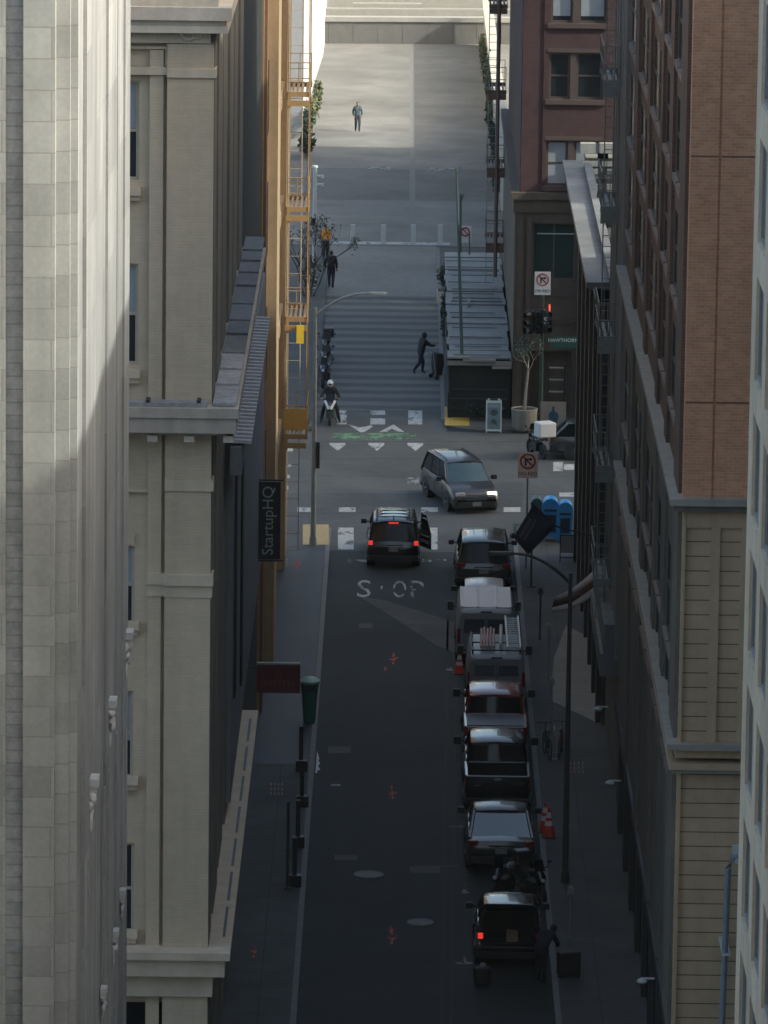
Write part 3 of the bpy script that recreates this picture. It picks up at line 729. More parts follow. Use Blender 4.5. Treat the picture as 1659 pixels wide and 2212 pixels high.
# conduit clamped to its far edge
t = thing('drain_pipe', 'blue grey drain pipe with a white bracket beside the tan panels', 'pipe', (0,0,0))
p0, p1 = at_Y(1573,1868,134.6), at_Y(1556,2300,134.6)
PIP = M('pipe_grey_blue', (.19,.23,.26), .5, .15, 5)
m = MB(); m.tube([(p0.x+.28,134.6,p0.z+.22),(p0.x+.10,134.6,p0.z+.16),(p0.x,134.6,p0.z-.08),(p1.x,134.6,p1.z),(p1.x,134.6,0)],.075,8); m.build('pipe', PIP, t, smooth=40)
m = MB(); m.box(p0.x+.16,p0.x+.40,134.5,135.9,p0.z+.05,p0.z+.17); m.box(p0.x-.1,p0.x+.1,134.52,136.09,p0.z-2.2,p0.z-2.14); m.build('bracket', SHOPL, t)

# ---------------------------------------------------------------- grey metal building with fire escape, corner building with white cornice
GRY = M('grey_cladding', (.16,.168,.165), .7, .1, 3, streak=.3)
GRY2 = M('grey_trim', (.23,.235,.23), .7, .1, 3, streak=.2)
FESC = M('grey_steel', (.19,.205,.20), .55, .15, 6)
b = thing('grey_building', 'narrow grey clad building carrying a grey steel fire escape', 'building')
m = MB(); m.box(6.75,30,173.55,184.0,0,28); m.build('wall', GRY, b)
for y in (173.6,174.9,176.2,177.1,179.6,181.4,183.2):
    m = MB(); m.box(6.62,6.75,y,y+.45,4.5,28); m.build('pilaster', GRY2, b)
m = MB(); m.box(6.3,6.75,174.05,184,4.6,5.5); m.box(6.2,6.75,174.05,183.9,3.9,4.597); m.build('canopy', GRY, b)
m = MB(); m.box(6.70,6.749,178,179,6,27); m.build('side_window', GLASSD, b)
fe = fire_escape(b, 6.08, 6.6, 177.2, 180.4, [6.2,9.75,13.75,17.75,21.6], FESC, FESC, 6.16, 6.42, (5,27), rung=.33, ladder_y=177.5)
m = MB()
for z in (9.75,13.75,17.75,21.6):
    m.box(6.06,6.6,177.12,177.18,z-.45,z-.10)
for z0,z1 in ((6.5,9.7),(9.9,13.7)):
    m.tube([(6.15,177.3,z1),(6.3,180.3,z0)],.035,5); m.tube([(6.4,177.3,z1),(6.55,180.3,z0)],.035,5)
m.build('bracket', FESC, fe)
b = thing('corner_building', 'low corner building whose long pale roof cornice overhangs the lane', 'building')
CORW = M('corner_wall', (.07,.068,.064), .85, .12, 2, streak=.25)
CPAL = M('pale_cornice', (.155,.16,.165), .8, .22, 1.2, stain=.4)
m = MB(); m.box(6.62,6.9,184.05,212.3,0,14.248); m.box(6.9,24,184.05,212.3,0,7.5); m.build('wall', CORW, b)
m = MB(); m.prism([(5.9,184.1),(6.62,184.1),(6.62,214.3),(5.9,214.3)], 14.25, 14.45); m.box(6.62,6.9,184.06,212.29,14.25,14.62); m.build('cornice', CPAL, b)
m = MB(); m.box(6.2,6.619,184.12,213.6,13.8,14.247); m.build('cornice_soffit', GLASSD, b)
m = MB()
for k in range(6):
    for z in (4.6,9.2): m.box(6.56,6.619,185.5+k*4.4,188.0+k*4.4,z,z+2.7)
m.build('side_window', GLASSD, b)
for k in range(7):
    CORP = M('corner_pilaster_dark', (.035,.036,.037), .85, .12, 3)
    m = MB(); m.box(6.46,6.62,184.3+k*4.4,185.1+k*4.4,0,13.8); m.build('pilaster', CORP, b)

# ---------------------------------------------------------------- red brick building across the cross street
YR = 241.3
RED = M('dark_red_brick', (.062,.028,.030), .85, .14, 2, brick=(.22,.08,.006,(.054,.025,.027),(.068,.038,.038)), stain=.15)
REDT = M('red_brown_trim', (.072,.049,.043), .8, .12, 3)
BRN = M('brown_stone', (.088,.066,.050), .8, .12, 2.5, streak=.2)
b = thing('red_brick_building', 'dark red brick building with paired sash windows over a brown stone base', 'building')
Pz = lambda y: at_Y(1200,y,YR).z
Px = lambda x,y=300: at_Y(x,y,YR).x
zc = Pz(415)
wins = []
for (ya,yb,xa,xb,bl) in ((-75,50,1185,1305,.12),(113,215,1183,1300,None),(303,402,1180,1300,.05),(-290,-150,1187,1306,None)):
    wins.append((Px(xa),Px(xb),Pz(yb),Pz(ya),bl))
m = MB(); wall_holes(m,'front',YR,.4,4.9,14,zc,26,[w[:4] for w in wins]); m.box(4.9,14,YR+.4,270,zc,26); m.build('wall', RED, b)
for x0,x1,z0,z1,bl in wins:
    fr = REDT
    xm = x0+(x1-x0)*.45
    for a,c in ((x0,xm-.12),(xm+.12,x1)):
        window_front(b,a,c,z0,z1,YR+.14,fr,GLASS,fw=.10,blind=bl)
    m = MB(); m.box(xm-.12,xm+.12,YR+.05,YR+.3,z0,z1); m.box(x0-.12,x1+.12,YR-.10,YR+.3,z0-.2,z0-.003); m.box(x0-.05,x1+.05,YR-.03,YR+.3,z1+.003,z1+.16); m.build('window_surround', REDT, b)
m = MB(); m.box(4.93,5.05,YR-.06,YR,zc,26); m.box(Px(1172),Px(1176),YR-.05,YR,zc,26); m.build('corner_strip', RED, b)
m = MB(); m.prism([(4.55,YR-.35),(14,YR-.35),(14,YR+.4),(4.9,YR+.4),(4.9,270),(4.55,270)],Pz(430),zc-.003); m.prism([(4.65,YR-.22),(14,YR-.22),(14,YR+.4),(4.9,YR+.4),(4.9,270),(4.65,270)],Pz(458),Pz(430)-.003); m.build('base_cornice', BRN, b)
sh = (Px(1150,540),Px(1243,540),Pz(605),Pz(482))
m = MB(); wall_holes(m,'front',YR-.1,.5,4.72,14,0,Pz(458)-.003,[sh,(Px(1150),Px(1243),.3,3.0)]); m.box(4.72,14,YR+.4,270,0,Pz(458)-.003); m.build('base', BRN, b)
for x in (1118,1136,1250): m = MB(); m.box(Px(x,600),Px(x+11,600),YR-.2,YR-.1,0,Pz(470)); m.build('base_pilaster', BRN, b)
o = window_front(b,*sh,YR+.12,M('shop_frame_brown', (.09,.07,.055), .6, .1, 4),M('shop_glass_green', (.02,.045,.042), .08, 0),mull=1,sash=False)
m = MB(); m.box(Px(1160,520),Px(1240,520),YR+.12,YR+.16,Pz(507),Pz(505)); m.build('transom_bar', SHOPL, o)
m = MB(); m.box(Px(1150,620),Px(1243,620),YR-.16,YR-.1,Pz(640),Pz(625)); m.box(Px(1150,620),Px(1243,620),YR-.2,YR-.1,Pz(700),Pz(690)); m.build('sign_band', REDT, b)
m = MB(); m.sphere((Px(1246,175),YR+.35,Pz(173)),.09,8,6); m.build('lit_lamp', M('lamp_glow', (1,.8,.5), .5, 0, emit=((1,.72,.38),4.0)), b)
# fire escape on the side of the red building
REDF = M('red_brown_steel', (.10,.05,.04), .6, .15, 6)
def Q(px,py,Y): return at_Y(px,py,Y)
fe = fire_escape(b, 3.85, 4.62, 262.0, 265.0, [15.2,11.35,7.85,4.45], REDF, FESC, 3.85, 4.2, (2,20), rung=.35)
m = MB(); m.tube([(4.28,261.9,3.0),(4.28,261.9,20)],.09,6); m.build('post', REDF, fe)
m = MB()
for z in (15.2,11.35,7.85,4.45): m.box(3.83,4.64,261.88,261.94,z-.35,z-.1)
m.build('bracket', REDF, fe)
# cream stepped stone bay right of it
CRM = M('cream_stone', (.42,.405,.36), .85, .12, 3, streak=.2)
b = thing('cream_building', 'cream stone bay with stepped blocks rising behind the long pale cornice', 'building')
x0 = Px(1251,300)
m = MB(); m.box(x0+.25,14,239.6,241.1,0,Pz(330)); m.build('wall', M('cream_wall', (.20,.195,.17), .85, .15, 3), b)
m = MB()
for ya,yb,dx,p in ((295,316,0,.5),(334,345,.12,.35),(350,362,.3,.3),(384,402,.3,.3),(440,462,.3,.35),(478,498,.34,.3),(520,540,.34,.3),(365,372,.2,.15)):
    m.box(x0+dx,x0+dx+.62,239.6-p,239.6,Pz(yb),Pz(ya)); m.box(x0+dx+.78,14,239.6-p*.8,239.6,Pz(yb),Pz(ya))
m.build('stepped_block', CRM, b)
m = MB(); m.box(x0+.72,x0+1.15,239.45,239.6,Pz(331),Pz(318)); m.box(x0+.9,x0+1.05,239.45,239.6,Pz(381),Pz(374)); m.box(x0+.8,x0+1.2,239.45,239.6,Pz(478),Pz(464)); m.build('side_window', GLASSD, b)

# ---------------------------------------------------------------- far end: white wall, terrace, hedges, garden wall
WHT = M('white_render', (.37,.368,.38), .9, .06, 4, brick=(2.5,1.25,.006,(.355,.352,.362),(.33,.33,.33)))
b = thing('white_building', 'bright white sunlit wall rising above the left side of the far plaza', 'building')
m = MB(); m.prism([(-30,338),(-5.72,338),(-5.52,360),(-5.15,378),(-5.15,395),(-5.0,470),(-30,470)],0,30); m.build('wall', WHT, b)
PANEL = M('terrace_panel', (.13,.128,.125), .85, .1, 1.5)
b = thing('terrace_wall', 'low grey panelled wall with a white coping at the end of the plaza', 'wall')
m = MB()
for k in range(16): m.prism([sk(-13+k*1.62,385.4),sk(-13+k*1.62+1.6,385.4),sk(-13+k*1.62+1.6,386),sk(-13+k*1.62,386)],0,1.45)
m.build('panel', PANEL, b)
m = MB(); m.prism([sk(-13,385.3),sk(13,385.3),sk(13,386.3),sk(-13,386.3)],1.453,1.75); m.build('coping', M('coping_white', (.28,.275,.265), .8, .08, 2), b)
m = MB(); m.prism([sk(-20,386.3),sk(20,386.3),(20,470),(-20,470)],-.02,1.5); o = m.build('terrace', M('terrace_paving', (.17,.168,.16), .85, .1, 1)); struct(o)
BEN = M('white_stone', (.25,.245,.23), .8, .1, 2)
for i,(y,h) in enumerate(((388.2,.45),(391.2,.5),(394.4,.55),(397.6,.6),(401,.6))):
    m = MB(); 
    x0,x1 = ((-13,13),(-3.4,1.2),(-13,13),(1.4,6),(-13,13))[i]
    m.prism([sk(x0,y),sk(x1,y),sk(x1,y+.9),sk(x0,y+.9)],1.5,1.5+h); m.prism([sk(x0,y+.1),sk(x1,y+.1),sk(x1,y+.8),sk(x0,y+.8)],1.5+h+.003,1.55+h)
    o = m.build('stone_step', BEN); tag(o, ['long white stone step right behind the low panelled wall','short white stone step left of centre behind the first long step','second long white stone step behind the panelled wall','short white stone step to the right behind the second long step','farthest long white stone step at the top of the terrace'][i], 'step', 'white stone steps on the terrace')
b = thing('garden_wall', 'low cream wall along the right side of the sunny plaza', 'wall')
m = MB(); m.box(5.25,5.7,296,385,0,2.9); m.build('wall', M('cream_garden_wall', (.32,.30,.26), .85, .1, 2), b)
m = MB(); m.box(5.15,5.8,296,385,2.903,3.02); m.build('coping', CRM, b)
b = thing('cream_block', 'pale cream building seen behind the brown fire escape', 'building')
m = MB(); m.box(6.6,22,272,326,0,13); m.build('wall', M('cream_block_wall', (.55,.51,.43), .85, .1, 2), b)
m = MB()
for k in range(7):
    for z in (2,6,10): m.box(6.55,6.599,275+k*6.8,278+k*6.8,z,z+2.2)
m.build('side_window', GLASS, b)
# unseen blocks added and sized to shade the crossing and nearby fronts
for (x0,x1,y0,y1,h,l) in ((30,68,196,212,44,'added unseen block shading the crossing from along the cross street'),(70,160,186,212,78,'added unseen tall block shading the crossing from the far end of the cross street'),(10.6,40,111.2,135.9,40,'added unseen block shading the beige and brick fronts, between the stucco and brick buildings')):
    b = thing('shade_block', l, 'building')
    m = MB(); m.box(x0,x1,y0,y1,0,h); m.build('wall', M('shade_block_wall', (.22,.21,.20), .85, .12, 1), b)
    m = MB()
    for z in range(4,int(h)-3,4): m.box(x0-.05,x1,y0-.06,y0-.002,z,z+1.8) ; m.box(x0-.06,x0-.002,y0,y1,z,z+1.8)
    m.build('shade_block_window_band', GLASS, b)
# ================================================================ vehicles
TYRE = M('tyre_rubber', (.012,.012,.013), .8, .1, 8)
RIM = M('alloy_rim', (.09,.095,.10), .35, .05, 8, metal=.8)
TRIM = M('black_trim', (.014,.015,.016), .55, .1, 8)
CGL = M('car_glass', (.006,.008,.010), .06, 0, spec=.22)
CGLT = M('car_glass_teal', (.02,.065,.085), .06, .2, 1.2, spec=.6)
TAILR = M('tail_light_red', (.20,.012,.012), .25, 0)
TAILON = M('tail_light_on', (.5,.02,.015), .3, 0, emit=((1,.05,.035),.28))
HEADL = M('headlight_clear', (.45,.46,.46), .15, .05, 8)
HEADON = M('headlight_on', (.9,.9,.85), .2, 0, emit=((1,.86,.70),.9))
PLATE = M('number_plate', (.20,.21,.22), .5, .2, 20)
CHROME = M('chrome', (.5,.5,.5), .2, 0, metal=1)
def paint(n, c, r=.22): return M(n, c, r, .04, 2, spec=.5, coat=.6)
P_BLK = paint('car_paint_black', (.010,.011,.013)); P_DKB = paint('car_paint_dark_blue', (.008,.010,.016), .38); P_GRY = paint('car_paint_grey', (.024,.023,.027), .34)
P_DGR = paint('car_paint_dark_green_grey', (.02,.026,.027)); P_WHT = M('van_paint_white', (.52,.52,.53), .45, .06, 3); P_RED = paint('car_paint_dark_red', (.17,.018,.020))
P_SIL = M('van_paint_white_shaded', (.19,.215,.235), .4, .08, 3); P_MID = paint('car_paint_charcoal', (.035,.038,.042))

def ring(y, zb, zt, w, sh=.07, crown=.025):
    zm = zb+(zt-zb)*.55
    h = [(0,zb),(w-.16,zb),(w-.03,zb+.10),(w,zm),(w-.02,zt-.16),(w-sh,zt-.03),(w-sh-.12,zt),(0,zt+crown)]
    return [(x,y,z) for x,z in h] + [(-x,y,z) for x,z in h[-2:0:-1]]
def mirror_(m, x, y, z, s, arm=.14, hw=.20, hh=.17):
    m.tube([(x,y,z-.05),(x+s*arm,y,z)],.03,6); m.box(*(sorted((x+s*arm,x+s*(arm+hw)))),y-.06,y+.08,z-hh/2,z+hh/2)
def wheels(root, L, W, r, yf, yr, ground=0):
    for y in (yf, yr):
        for s in (-1,1):
            w = thing_part('wheel', root, (s*(W/2-.12), y, r))
            m = MB(); m.cyl((-.115,0,0),(.115,0,0),r,n=24); m.torus((s*.07,0,0),(1,0,0),r-.05,.055,24,6); m.build('tyre', TYRE, w, smooth=35)
            m = MB(); m.cyl((s*.10,0,0),(s*.128,0,0),r*.66,r*.6,n=18)
            for k in range(5):
                q = 2*math.pi*k/5; m.tube([(s*.13,0,0),(s*.135,r*.58*math.cos(q),r*.58*math.sin(q))],.035,5)
            m.build('rim', RIM, w, smooth=35)
def greenhouse(root, pts, W, zb, zr, glass, body, inset=.24, wb=.10, rear=True, glass_front=None, pillars=True, rcrown=.05, roofmat=None, splits=()):
    """pts = (rear base y, rear top y, front top y, front base y)"""
    rb, rt, ft, fb = pts
    wo = W/2-wb; wi = W/2-inset; zt = zr-.07
    A = {(-1,'rb'):(-wo,rb,zb),(1,'rb'):(wo,rb,zb),(-1,'rt'):(-wi,rt,zt),(1,'rt'):(wi,rt,zt),(-1,'ft'):(-wi,ft,zt),(1,'ft'):(wi,ft,zt),(-1,'fb'):(-wo,fb,zb),(1,'fb'):(wo,fb,zb)}
    m = MB(); mid = ((A[-1,'fb'][0],fb,zb)); 
    # windscreen slightly bowed
    n = 6; vs = []
    for j,(a,b) in enumerate((('fb','fb'),('ft','ft'))):
        for i in range(n+1):
            t = i/n; p = Vector(A[-1,a]).lerp(Vector(A[1,a]),t); p.y += .10*(1-(2*t-1)**2); vs.append(p)
    m.add(vs, [(i,i+1,n+1+i+1,n+1+i) for i in range(n)]); m.build('windscreen', glass_front or glass, root, smooth=30)
    if rear:
        m = MB(); vs = []
        for a in ('rb','rt'):
            for i in range(n+1):
                t = i/n; p = Vector(A[-1,a]).lerp(Vector(A[1,a]),t); p.y -= .06*(1-(2*t-1)**2); vs.append(p)
        m.add(vs, [(i,i+1,n+1+i+1,n+1+i) for i in range(n)]); m.build('rear_window', glass, root, smooth=30)
    for s in (-1,1):
        m = MB(); m.quad(A[s,'rb'],A[s,'fb'],A[s,'ft'],A[s,'rt']); m.build('side_window', glass, root)
    # roof
    m = MB(); rings = []
    for k,(y,dz,dw) in enumerate(((rt-.06,-.06,.03),(rt+.05,-.015,0),((rt*2+ft)/3,.0,0),((rt+ft*2)/3,.0,0),(ft-.08,-.02,0),(ft+.06,-.07,.04))):
        w = wi+.015-dw; z = zr+dz
        h = [(0,z-.05),(w-.02,z-.05),(w,z-.03),(w-.06,z+.0),(w*.5,z+rcrown*.75),(0,z+rcrown)]
        rings.append([(x,y,zz) for x,zz in h]+[(-x,y,zz) for x,zz in h[-2:0:-1]])
    m.loft(rings); m.build('roof', roofmat or body, root, smooth=50)
    if pillars:
        m = MB()
        for s in (-1,1):
            off = Vector((s*.004,0,0))
            for a,b in (('rb','rt'),('fb','ft')): m.tube([Vector(A[s,a])+off,Vector(A[s,b])+off],.05,6)
            for t in splits:
                p = Vector(A[s,'rb']).lerp(Vector(A[s,'fb']),t); q = Vector(A[s,'rt']).lerp(Vector(A[s,'ft']),t); m.tube([p+off,q+off],.035,5)
        m.build('pillar', body, root, smooth=50)
def arches(root, W, r, ys):
    m = MB()
    for y in ys:
        for s in (-1,1): m.cyl((s*(W/2-.3),y,r),(s*(W/2+.004),y,r),r+.075,n=24)
    m.build('wheel_arch', TRIM, root, smooth=35)
def hull(root, st, mat, name='body', crown=.025):
    m = MB(); m.loft([ring(*s_, crown=crown) for s_ in st]); return m.build(name, mat, root, smooth=42)
def lights(root, y, z, W, w, h, mat, name, d=.07, xin=0.0, s=-1, wrap=.05):
    for k in (-1,1):
        x1 = k*(W/2-.02-xin); x0 = x1-k*w; m = MB()
        m.box(*sorted((x0,x1)), *sorted((y-s*.0,y+s*d)), z-h/2, z+h/2); o = m.build(name, mat, root, bevel=.015)
def plate(root, y, z): m = MB(); m.box(-.17,.17,y-.012,y,z-.08,z+.08); m.build('number_plate', PLATE, root)

def suv(label, loc, rz, body, L=4.8, W=1.95, H=1.74, belt=1.06, glass=CGL, gf=None, brake=False, rails=True, head=False, group=None, low=False, openrear=False, roofmat=None, name='parked_car', hood=None, rearx=None):
    root = thing(name, label, 'car', loc, rz, group)
    hl, w = L/2, W/2
    yfb = hl-1.15 if not low else hl-1.25
    hz = belt-.10
    if openrear:
        st = [(-hl,.42,.62,w*.93),(-hl+.08,.30,.66,w*.97),(-hl+.9,.26,.66,w),(-hl+.92,.26,belt,w)]
    else:
        st = [(-hl,.46,belt-.22,w*.90),(-hl+.06,.34,belt-.06,w*.95),(-hl+.35,.28,belt,w)]
    st += [(-.2,.25,belt,w),(yfb+.02,.25,belt,w),(hl-.55,.26,hz-.03,w*.985),(hl-.18,.30,hz-.12,w*.95),(hl-.03,.38,hz-.26,w*.86),(hl,.46,hz-.36,w*.80)]
    hull(root, st, body)
    rb = -hl+.10; rt = -hl+.42
    if low: rb, rt = (-hl+.28, -hl+1.9) if low == 'fastback' else (-hl+.12,-hl+.65)
    ft = yfb-.75
    greenhouse(root, (rb if not openrear else -hl+.12, rt, ft, yfb), W, belt-.03, H, glass, body, rear=not openrear, glass_front=gf, splits=(.33,.62), roofmat=roofmat)
    r = .36 if not low else .33
    yf, yr = hl-.95, -hl+.92
    arches(root, W, r, (yf,yr)); wheels(root, L, W, r, yf, yr)
    m = MB(); m.loft([[(x,y,z) for x,z in ((-ww,.30),(ww,.30),(ww,.50),(-ww,.50))] for y,ww in ((-hl-.05,w*.84),(-hl+.02,w*.95),(-hl+.2,w*.97))]); m.build('rear_bumper', TRIM, root, bevel=.02)
    m = MB(); m.loft([[(x,y,z) for x,z in ((-ww,.26),(ww,.26),(ww,.47),(-ww,.47))] for y,ww in ((hl-.22,w*.94),(hl-.02,w*.88),(hl+.04,w*.76))]); m.build('front_bumper', TRIM, root, bevel=.02)
    lights(root, -hl+.10, belt-.10, W-.08, (.15 if brake else .28) if not openrear else .14, .15, TAILON if brake else TAILR, 'tail_light', d=-.10, s=1)
    lights(root, hl-.16, hz-.20, W*.93, .38, .14, HEADL, 'headlight', d=.10, s=1, xin=.06)
    if head:
        for o in [c for c in root.children if c.name.startswith('headlight')][1-1:1]: o.data.materials.clear(); o.data.materials.append(HEADON)
    for s in (-1,1):
        m = MB(); mirror_(m, s*(w-.10), yfb-.38, belt+.08, s); m.build('mirror', TRIM, root, bevel=.02)
    if not openrear:
        plate(root, -hl-.012+.0, belt-.33)
        m = MB(); m.box(-.35,.35,-hl-.005,-hl+.1,belt-.2,belt-.16); m.build('handle', CHROME if not brake else TRIM, root)
    plate(root, hl+.055, .40)
    m = MB()
    for k in range(4): m.box(-.42,.42,hl-.06,hl+.012-.008*k,hz-.42+k*.06,hz-.39+k*.06)
    m.build('grille', CHROME if head else TRIM, root)
    if rails:
        m = MB()
        for s in (-1,1): m.tube([(s*(w-.34),rt+.05,H+.0),(s*(w-.34),rt+.2,H+.06),(s*(w-.34),ft-.35,H+.06),(s*(w-.34),ft-.2,H+.0)],.022,6)
        m.build('roof_rail', TRIM, root, smooth=50)
    if brake:
        m = MB(); m.box(-.18,.18,rt-.12,rt-.05,H-.10,H-.05); m.build('brake_light', TAILON, root)
        m = MB(); m.tube([(0,rt+.25,H),(0,rt+.1,H+.16)],.02,5)
        for k in range(3): m.box(-w+.36,w-.36,rt+.5+k*.62,rt+.54+k*.62,H+.035,H+.06)
        m.build('roof_bar', TRIM, root)
    # shut lines of the doors
    m = MB()
    for s in (-1,1):
        for y in (yfb-.35,-.15,-hl+1.25): m.box(*sorted((s*(w-.008),s*(w+.003))),y,y+.015,.42,belt-.14)
        for y in (yfb-1.0,-.95): m.box(*sorted((s*(w-.01),s*(w+.02))),y,y+.16,belt-.22,belt-.19)
    m.build('door_trim', TRIM, root)
    return root

def pickup(label, loc, rz, body, L=5.7, W=2.0, H=1.86, bed=1.95, belt=1.28, cover=None, paperwork=False, name='pickup_truck', group=None, hubc=TRIM):
    root = thing(name, label, 'pickup truck', loc, rz, group)
    hl, w = L/2, W/2; yc = -hl+.08+bed           # rear of cab
    yfb = hl-1.35
    st = [(-hl+.06,.45,.78,w*.97),(-hl+.3,.36,.80,w),(yc,.32,.80,w),(yc+.01,.32,belt-.04,w),(yfb,.32,belt-.04,w),(hl-.5,.34,belt-.10,w*.98),(hl-.12,.40,belt-.2,w*.95),(hl,.5,belt-.34,w*.88)]
    hull(root, st, body)
    m = MB()
    for s in (-1,1):
        m.box(*sorted((s*(w-.13),s*(w-.012))),-hl+.11,yc-.01,.80,belt)
    m.box(-w+.132,w-.132,yc-.09,yc-.012,.80,belt); m.build('bed_side', body, root, bevel=.03)
    m = MB(); m.box(-w+.04,w-.04,-hl+.02,-hl+.105,.62,belt+.01); m.build('tailgate', body, root, bevel=.03)
    m = MB(); m.box(-w+.135,w-.135,-hl+.11,yc-.1,.805,.835)
    for k in range(9): xx = -w+.2+k*(W-.4)/8; m.box(xx-.03,xx+.03,-hl+.12,yc-.1,.835,.85)
    m.build('bed_floor', TRIM, root)
    if cover: m = MB(); m.box(-w+.10,w-.10,-hl+.12,yc-.35,belt+.004,belt+.035); m.build('bed_cover', cover, root, bevel=.012)
    greenhouse(root, (yc+.03, yc+.16, yfb-.62, yfb), W, belt-.06, H, CGL, body, inset=.22, wb=.10, splits=(.5,))
    r = .39; yf, yr = hl-.98, -hl+1.2
    arches(root, W, r, (yf,yr)); wheels(root, L, W, r, yf, yr)
    m = MB(); m.box(-w+.05,w-.05,-hl-.10,-hl+.05,.48,.66); m.build('rear_bumper', hubc, root, bevel=.03)
    m = MB(); m.box(-w+.06,w-.06,hl-.05,hl+.07,.46,.68); m.build('front_bumper', TRIM, root, bevel=.03)
    lights(root, -hl+.03, belt-.2, W-.0, .13, .34, TAILR, 'tail_light', d=.09, s=1); lights(root, hl-.1, belt-.26, W*.95, .32, .2, HEADL, 'headlight', d=.12, s=1)
    for s in (-1,1):
        m = MB(); mirror_(m, s*(w-.08), yfb-.4, belt+.12, s, .16, .22, .24); m.build('mirror', TRIM, root, bevel=.02)
    plate(root, -hl-.105, .58)
    m = MB(); m.box(-.10,.10,-hl+.005,-hl+.02,belt-.14,belt-.06); m.box(-w+.3,-w+.5,-hl+.008,-hl+.02,belt-.30,belt-.27); m.build('badge', CHROME, root)
    return root

def van(label, loc, rz, body, L=5.6, W=1.96, H=2.05, name='parked_van', nose=.95, ribs=True, group=None, rearwin=True, roofmat=None):
    root = thing(name, label, 'van', loc, rz, group); hl, w = L/2, W/2
    def vr(y, zb, zt, wt, ww, cr=.03):
        h = [(0,zb),(ww-.1,zb),(ww,zb+.15),(ww,1.05),(wt+.02,zt-.12),(wt-.04,zt-.02),(wt-.14,zt),(0,zt+cr)]
        return [(x,y,z) for x,z in h]+[(-x,y,z) for x,z in h[-2:0:-1]]
    m = MB(); yb = hl-nose
    m.loft([vr(-hl,.42,H-.10,w-.13,w-.05),vr(-hl+.08,.36,H-.02,w-.10,w),vr(-hl+.4,.32,H,w-.09,w),vr(yb-.5,.32,H,w-.09,w),vr(yb-.3,.32,H-.06,w-.10,w)])
    m.build('body', body, root, smooth=42)
    hull(root, [(yb-.29,.32,1.14,w),(yb+.25,.32,1.12,w),(hl-.2,.36,.98,w*.95),(hl,.46,.76,w*.84)], body, 'bonnet')
    m = MB(); m.quad((-w+.14,yb+.28,1.12),(w-.14,yb+.28,1.12),(w-.2,yb-.28,H-.1),(-w+.2,yb-.28,H-.1)); m.build('windscreen', CGL, root)
    m = MB()
    for s in (-1,1): m.add([(s*(w-.10),yb+.2,1.14),(s*(w-.10),yb-.28,1.14),(s*(w-.16),yb-.28,H-.12)],[(0,1,2)])
    m.build('side_window', CGL, root)
    m = MB()
    for s in (-1,1): m.add([(s*(w-.012),yb-1.2,1.12),(s*(w-.012),yb-.4,1.12),(s*(w-.07),yb-.4,H-.35),(s*(w-.07),yb-1.2,H-.35)],[(0,1,2,3)])
    m.build('cab_window', CGL, root)
    if rearwin:
        for s in (-1,1):
            m = MB(); m.add([(s*.05,-hl-.015,1.25),(s*(w-.22),-hl-.015,1.25),(s*(w-.26),-hl+.0,H-.30),(s*.05,-hl+.0,H-.30)],[(0,1,2,3)]); m.build('rear_window', M('van_rear_glass', (.05,.062,.072), .15, .1, 2), root)
    m = MB(); m.box(-.012,.012,-hl-.02,-hl+.01,.5,H-.2); m.box(.06,.10,-hl-.05,-hl+.01,1.0,1.12); m.box(-.30,-.12,-hl-.04,-hl+.01,1.02,1.06); m.build('door_trim', TRIM, root)
    m = MB(); m.box(-.18,.18,-hl-.0,-hl+.08,H-.08,H-.03); m.build('brake_light', TRIM, root)
    if ribs:
        m = MB()
        for x in (-w+.16,-.28,.36,w-.16): m.box(x-.035,x+.035,-hl+.3,yb-.7,H-.01,H+.085)
        m.build('roof_rib', roofmat or body, root, bevel=.01)
    wheels(root, L, W, .34, hl-.95, -hl+1.0); arches(root, W, .34, (hl-.95,-hl+1.0))
    lights(root, -hl+.0, 1.15, W, .10, .5, TAILR, 'tail_light', d=.06, s=-1)
    m = MB(); m.box(-w+.05,w-.05,-hl-.08,-hl+.06,.36,.56); m.build('rear_bumper', TRIM, root, bevel=.02); plate(root,-hl-.085,.62)
    for s in (-1,1):
        m = MB(); mirror_(m, s*(w-.05), yb+.0, 1.28, s, .13, .2, .30); m.build('mirror', TRIM, root, bevel=.02)
    return root
PARK = 'cars parked along the right kerb'
XP = 3.15
suv('dark SUV parked first in the row by the crossing, its glossy roof reflecting white sky', (3.12,208.2,0), 0, P_DGR, L=4.9, W=2.0, H=1.76, rails=False, group=PARK)
suv('dark compact car with a pale reflecting roof wedged in front of the white roofed van', (3.05,200.75,0), 0, P_BLK, L=4.3, W=1.78, H=1.5, belt=.95, low=True, rails=False, group=PARK, roofmat=M('car_roof_reflection', (.42,.43,.44), .3, .05, 3, coat=.4))  # sky reflection on the dark car's roof put into its pale colour
van('white panel van with a bright ribbed roof, body coloured grey for shade, parked behind the dark compact car', (3.03,195.35,0), 0, P_SIL, L=5.3, H=2.02, roofmat=P_WHT, group=PARK)  # white van: the shade on its body is put into the grey
v1 = [o for o in COL.objects if o.name.startswith('parked_van')][-1]
m = MB(); m.box(-.86,.86,-2.25,1.15,2.03,2.06); m.build('roof_panel', P_WHT, v1, bevel=.01)
v2 = van('grey van carrying a ladder and pipes on its roof rack', (3.28,188.5,0), 0, P_SIL, L=5.0, W=1.9, H=1.9, nose=1.1, ribs=False, group=PARK)
m = MB()
for y in (-2.1,-.9,.5): m.box(-.82,.82,y,y+.05,1.99,2.03); m.box(-.80,-.74,y,y+.05,1.88,2.0); m.box(.74,.80,y,y+.05,1.88,2.0)
m.box(-.82,-.78,-2.15,.6,2.0,2.06); m.build('roof_rack', TRIM, v2)
